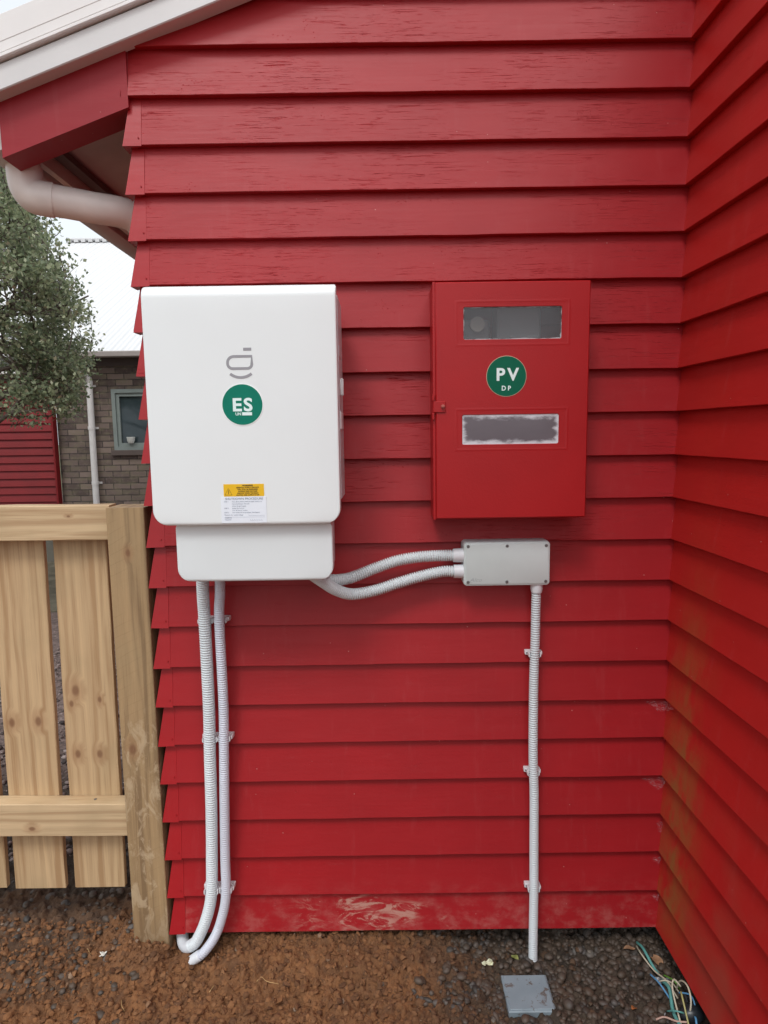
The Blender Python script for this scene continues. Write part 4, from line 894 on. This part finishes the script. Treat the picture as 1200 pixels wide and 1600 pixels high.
# ---------------------------------------------------------------- tree
tree = empty('tree', (-4.75, 4.1, -.1), 'bushy small-leaved evergreen tree at the left, hanging over the red shed', 'tree')
def inside(p):
    xl = float(np.interp(p.z, [1.75, 1.95, 2.35, 2.9, 3.3, 3.8, 4.4], [-3.97, -3.76, -3.66, -3.60, -3.76, -4.03, -4.25]))
    return p.z > 1.80 and p.x < xl+.16*math.sin(p.z*11+p.y*7)*math.sin(p.z*23+1)-(p.y-4.1)*.44
rt = random.Random(5); limbs = []; tips = []
def limb(p, d, l, r, lev):
    n = 5; P = [p]; dd = Vector(d)
    for i in range(n):
        dd = (dd+Vector((rt.gauss(0, .13), rt.gauss(0, .13), rt.gauss(0, .10)+.02))).normalized(); P.append(P[-1]+dd*(l/n))
    if inside(P[-1]): limbs.append(tube(P, [r*(1-.6*i/n) for i in range(n+1)], 7 if r > .012 else 5))
    if lev == 0 or l < .12: tips.append((P[-1], dd)); tips.append((P[-2], dd)); tips.append((P[-3], dd)); return
    for k in range(rt.choice((3, 4)) if lev > 1 else 4):
        t = rt.uniform(.35, 1.0); q = P[min(n, int(t*n)+1)] if t < 1 else P[-1]
        ax = Vector((rt.gauss(0, 1), rt.gauss(0, 1), rt.gauss(0, 1)*.7)).normalized()
        limb(q, (dd*.75+ax*.8).normalized(), l*rt.uniform(.52, .72), r*.5, lev-1)
    limb(P[-1], dd, l*.6, r*.42, lev-1)
T0 = Vector((-4.95, 4.1, -.15)); trunk = tube([T0, T0+Vector((.03, 0, .9)), T0+Vector((-.02, .02, 1.8)), T0+Vector((.05, 0, 2.9)), T0+Vector((0, 0, 3.8))], [.13, .11, .09, .06, .03], 12)
for k in range(22):
    zz = 1.75+2.3*k/21; a = k*2.4+rt.uniform(-.3, .3); lean = .15 if zz < 3 else .45
    limb(T0+Vector((.02, 0, zz)), Vector((math.cos(a), math.sin(a), lean)).normalized(), .85*(1.0 if zz < 3.4 else .8), .035, 3)
for dvec in ((.92, -.12, .05), (.85, .3, .25), (.9, -.3, -.12), (.8, -.1, .5), (.95, .1, -.05), (.88, -.4, .3), (.8, -.5, -.1)):
    limb(T0+Vector((.02, 0, 1.95+rt.random()*1.6)), Vector(dvec).normalized(), .88, .035, 3)
M_BARK = simple('grey_brown_bark', (.12, .095, .075), .9, .3, 25, .004, 60)
obj('trunk', trunk, M_BARK, tree, smooth=True)
obj('branches', join(*limbs), M_BARK, tree, smooth=True)
tl = NT('small_olive_leaves'); rnd = tl.n('ShaderNodeNewGeometry').outputs['Random Per Island']
lc = tl.ramp(rnd, [(0, (.11, .15, .08)), (.45, (.21, .255, .145)), (.8, (.34, .38, .22)), (.96, (.52, .53, .36)), (1, (.30, .19, .11))])
lc = tl.mix(tl.math('MULTIPLY', tl.sstep(tl.noise(tl.co, 1.6, 3), .45, .7), .5), lc, (.34, .37, .22))
M_LV = tl.fin(lc, .45)
tr_ = tl.n('ShaderNodeBsdfTranslucent'); tl.l(lc, tr_.inputs[0]); ms_ = tl.n('ShaderNodeMixShader'); ms_.inputs[0].default_value = .45
tl.l(tl.b.outputs[0], ms_.inputs[1]); tl.l(tr_.outputs[0], ms_.inputs[2]); tl.l(ms_.outputs[0], tl.out.inputs[0])
TV, TF = [], []; LR = np.random.default_rng(3); cnt = 0
tp = [t for t in tips if t[0].z < 4.9 and inside(t[0])]
per = max(4, int(52000/len(tp)))
for p, d in tp:
    for k in range(per):
        q = np.array(p)+LR.normal(0, .046, 3)*np.array([1, 1, .8])-np.array(d)*LR.random()*.12
        a = LR.normal(0, 1, 3)+np.array([0, 0, .35]); a /= np.linalg.norm(a); b = np.cross(a, LR.normal(0, 1, 3)); b /= np.linalg.norm(b)
        l, w = LR.uniform(.028, .052), LR.uniform(.010, .018)
        TV += [q, q+a*l*.45+b*w, q+a*l, q+a*l*.45-b*w]; TF.append((cnt, cnt+1, cnt+2, cnt+3)); cnt += 4
obj('crown', (np.array(TV), np.array(TF)), M_LV, tree)
print('TREE tips', len(tp), 'leaves', len(TF))
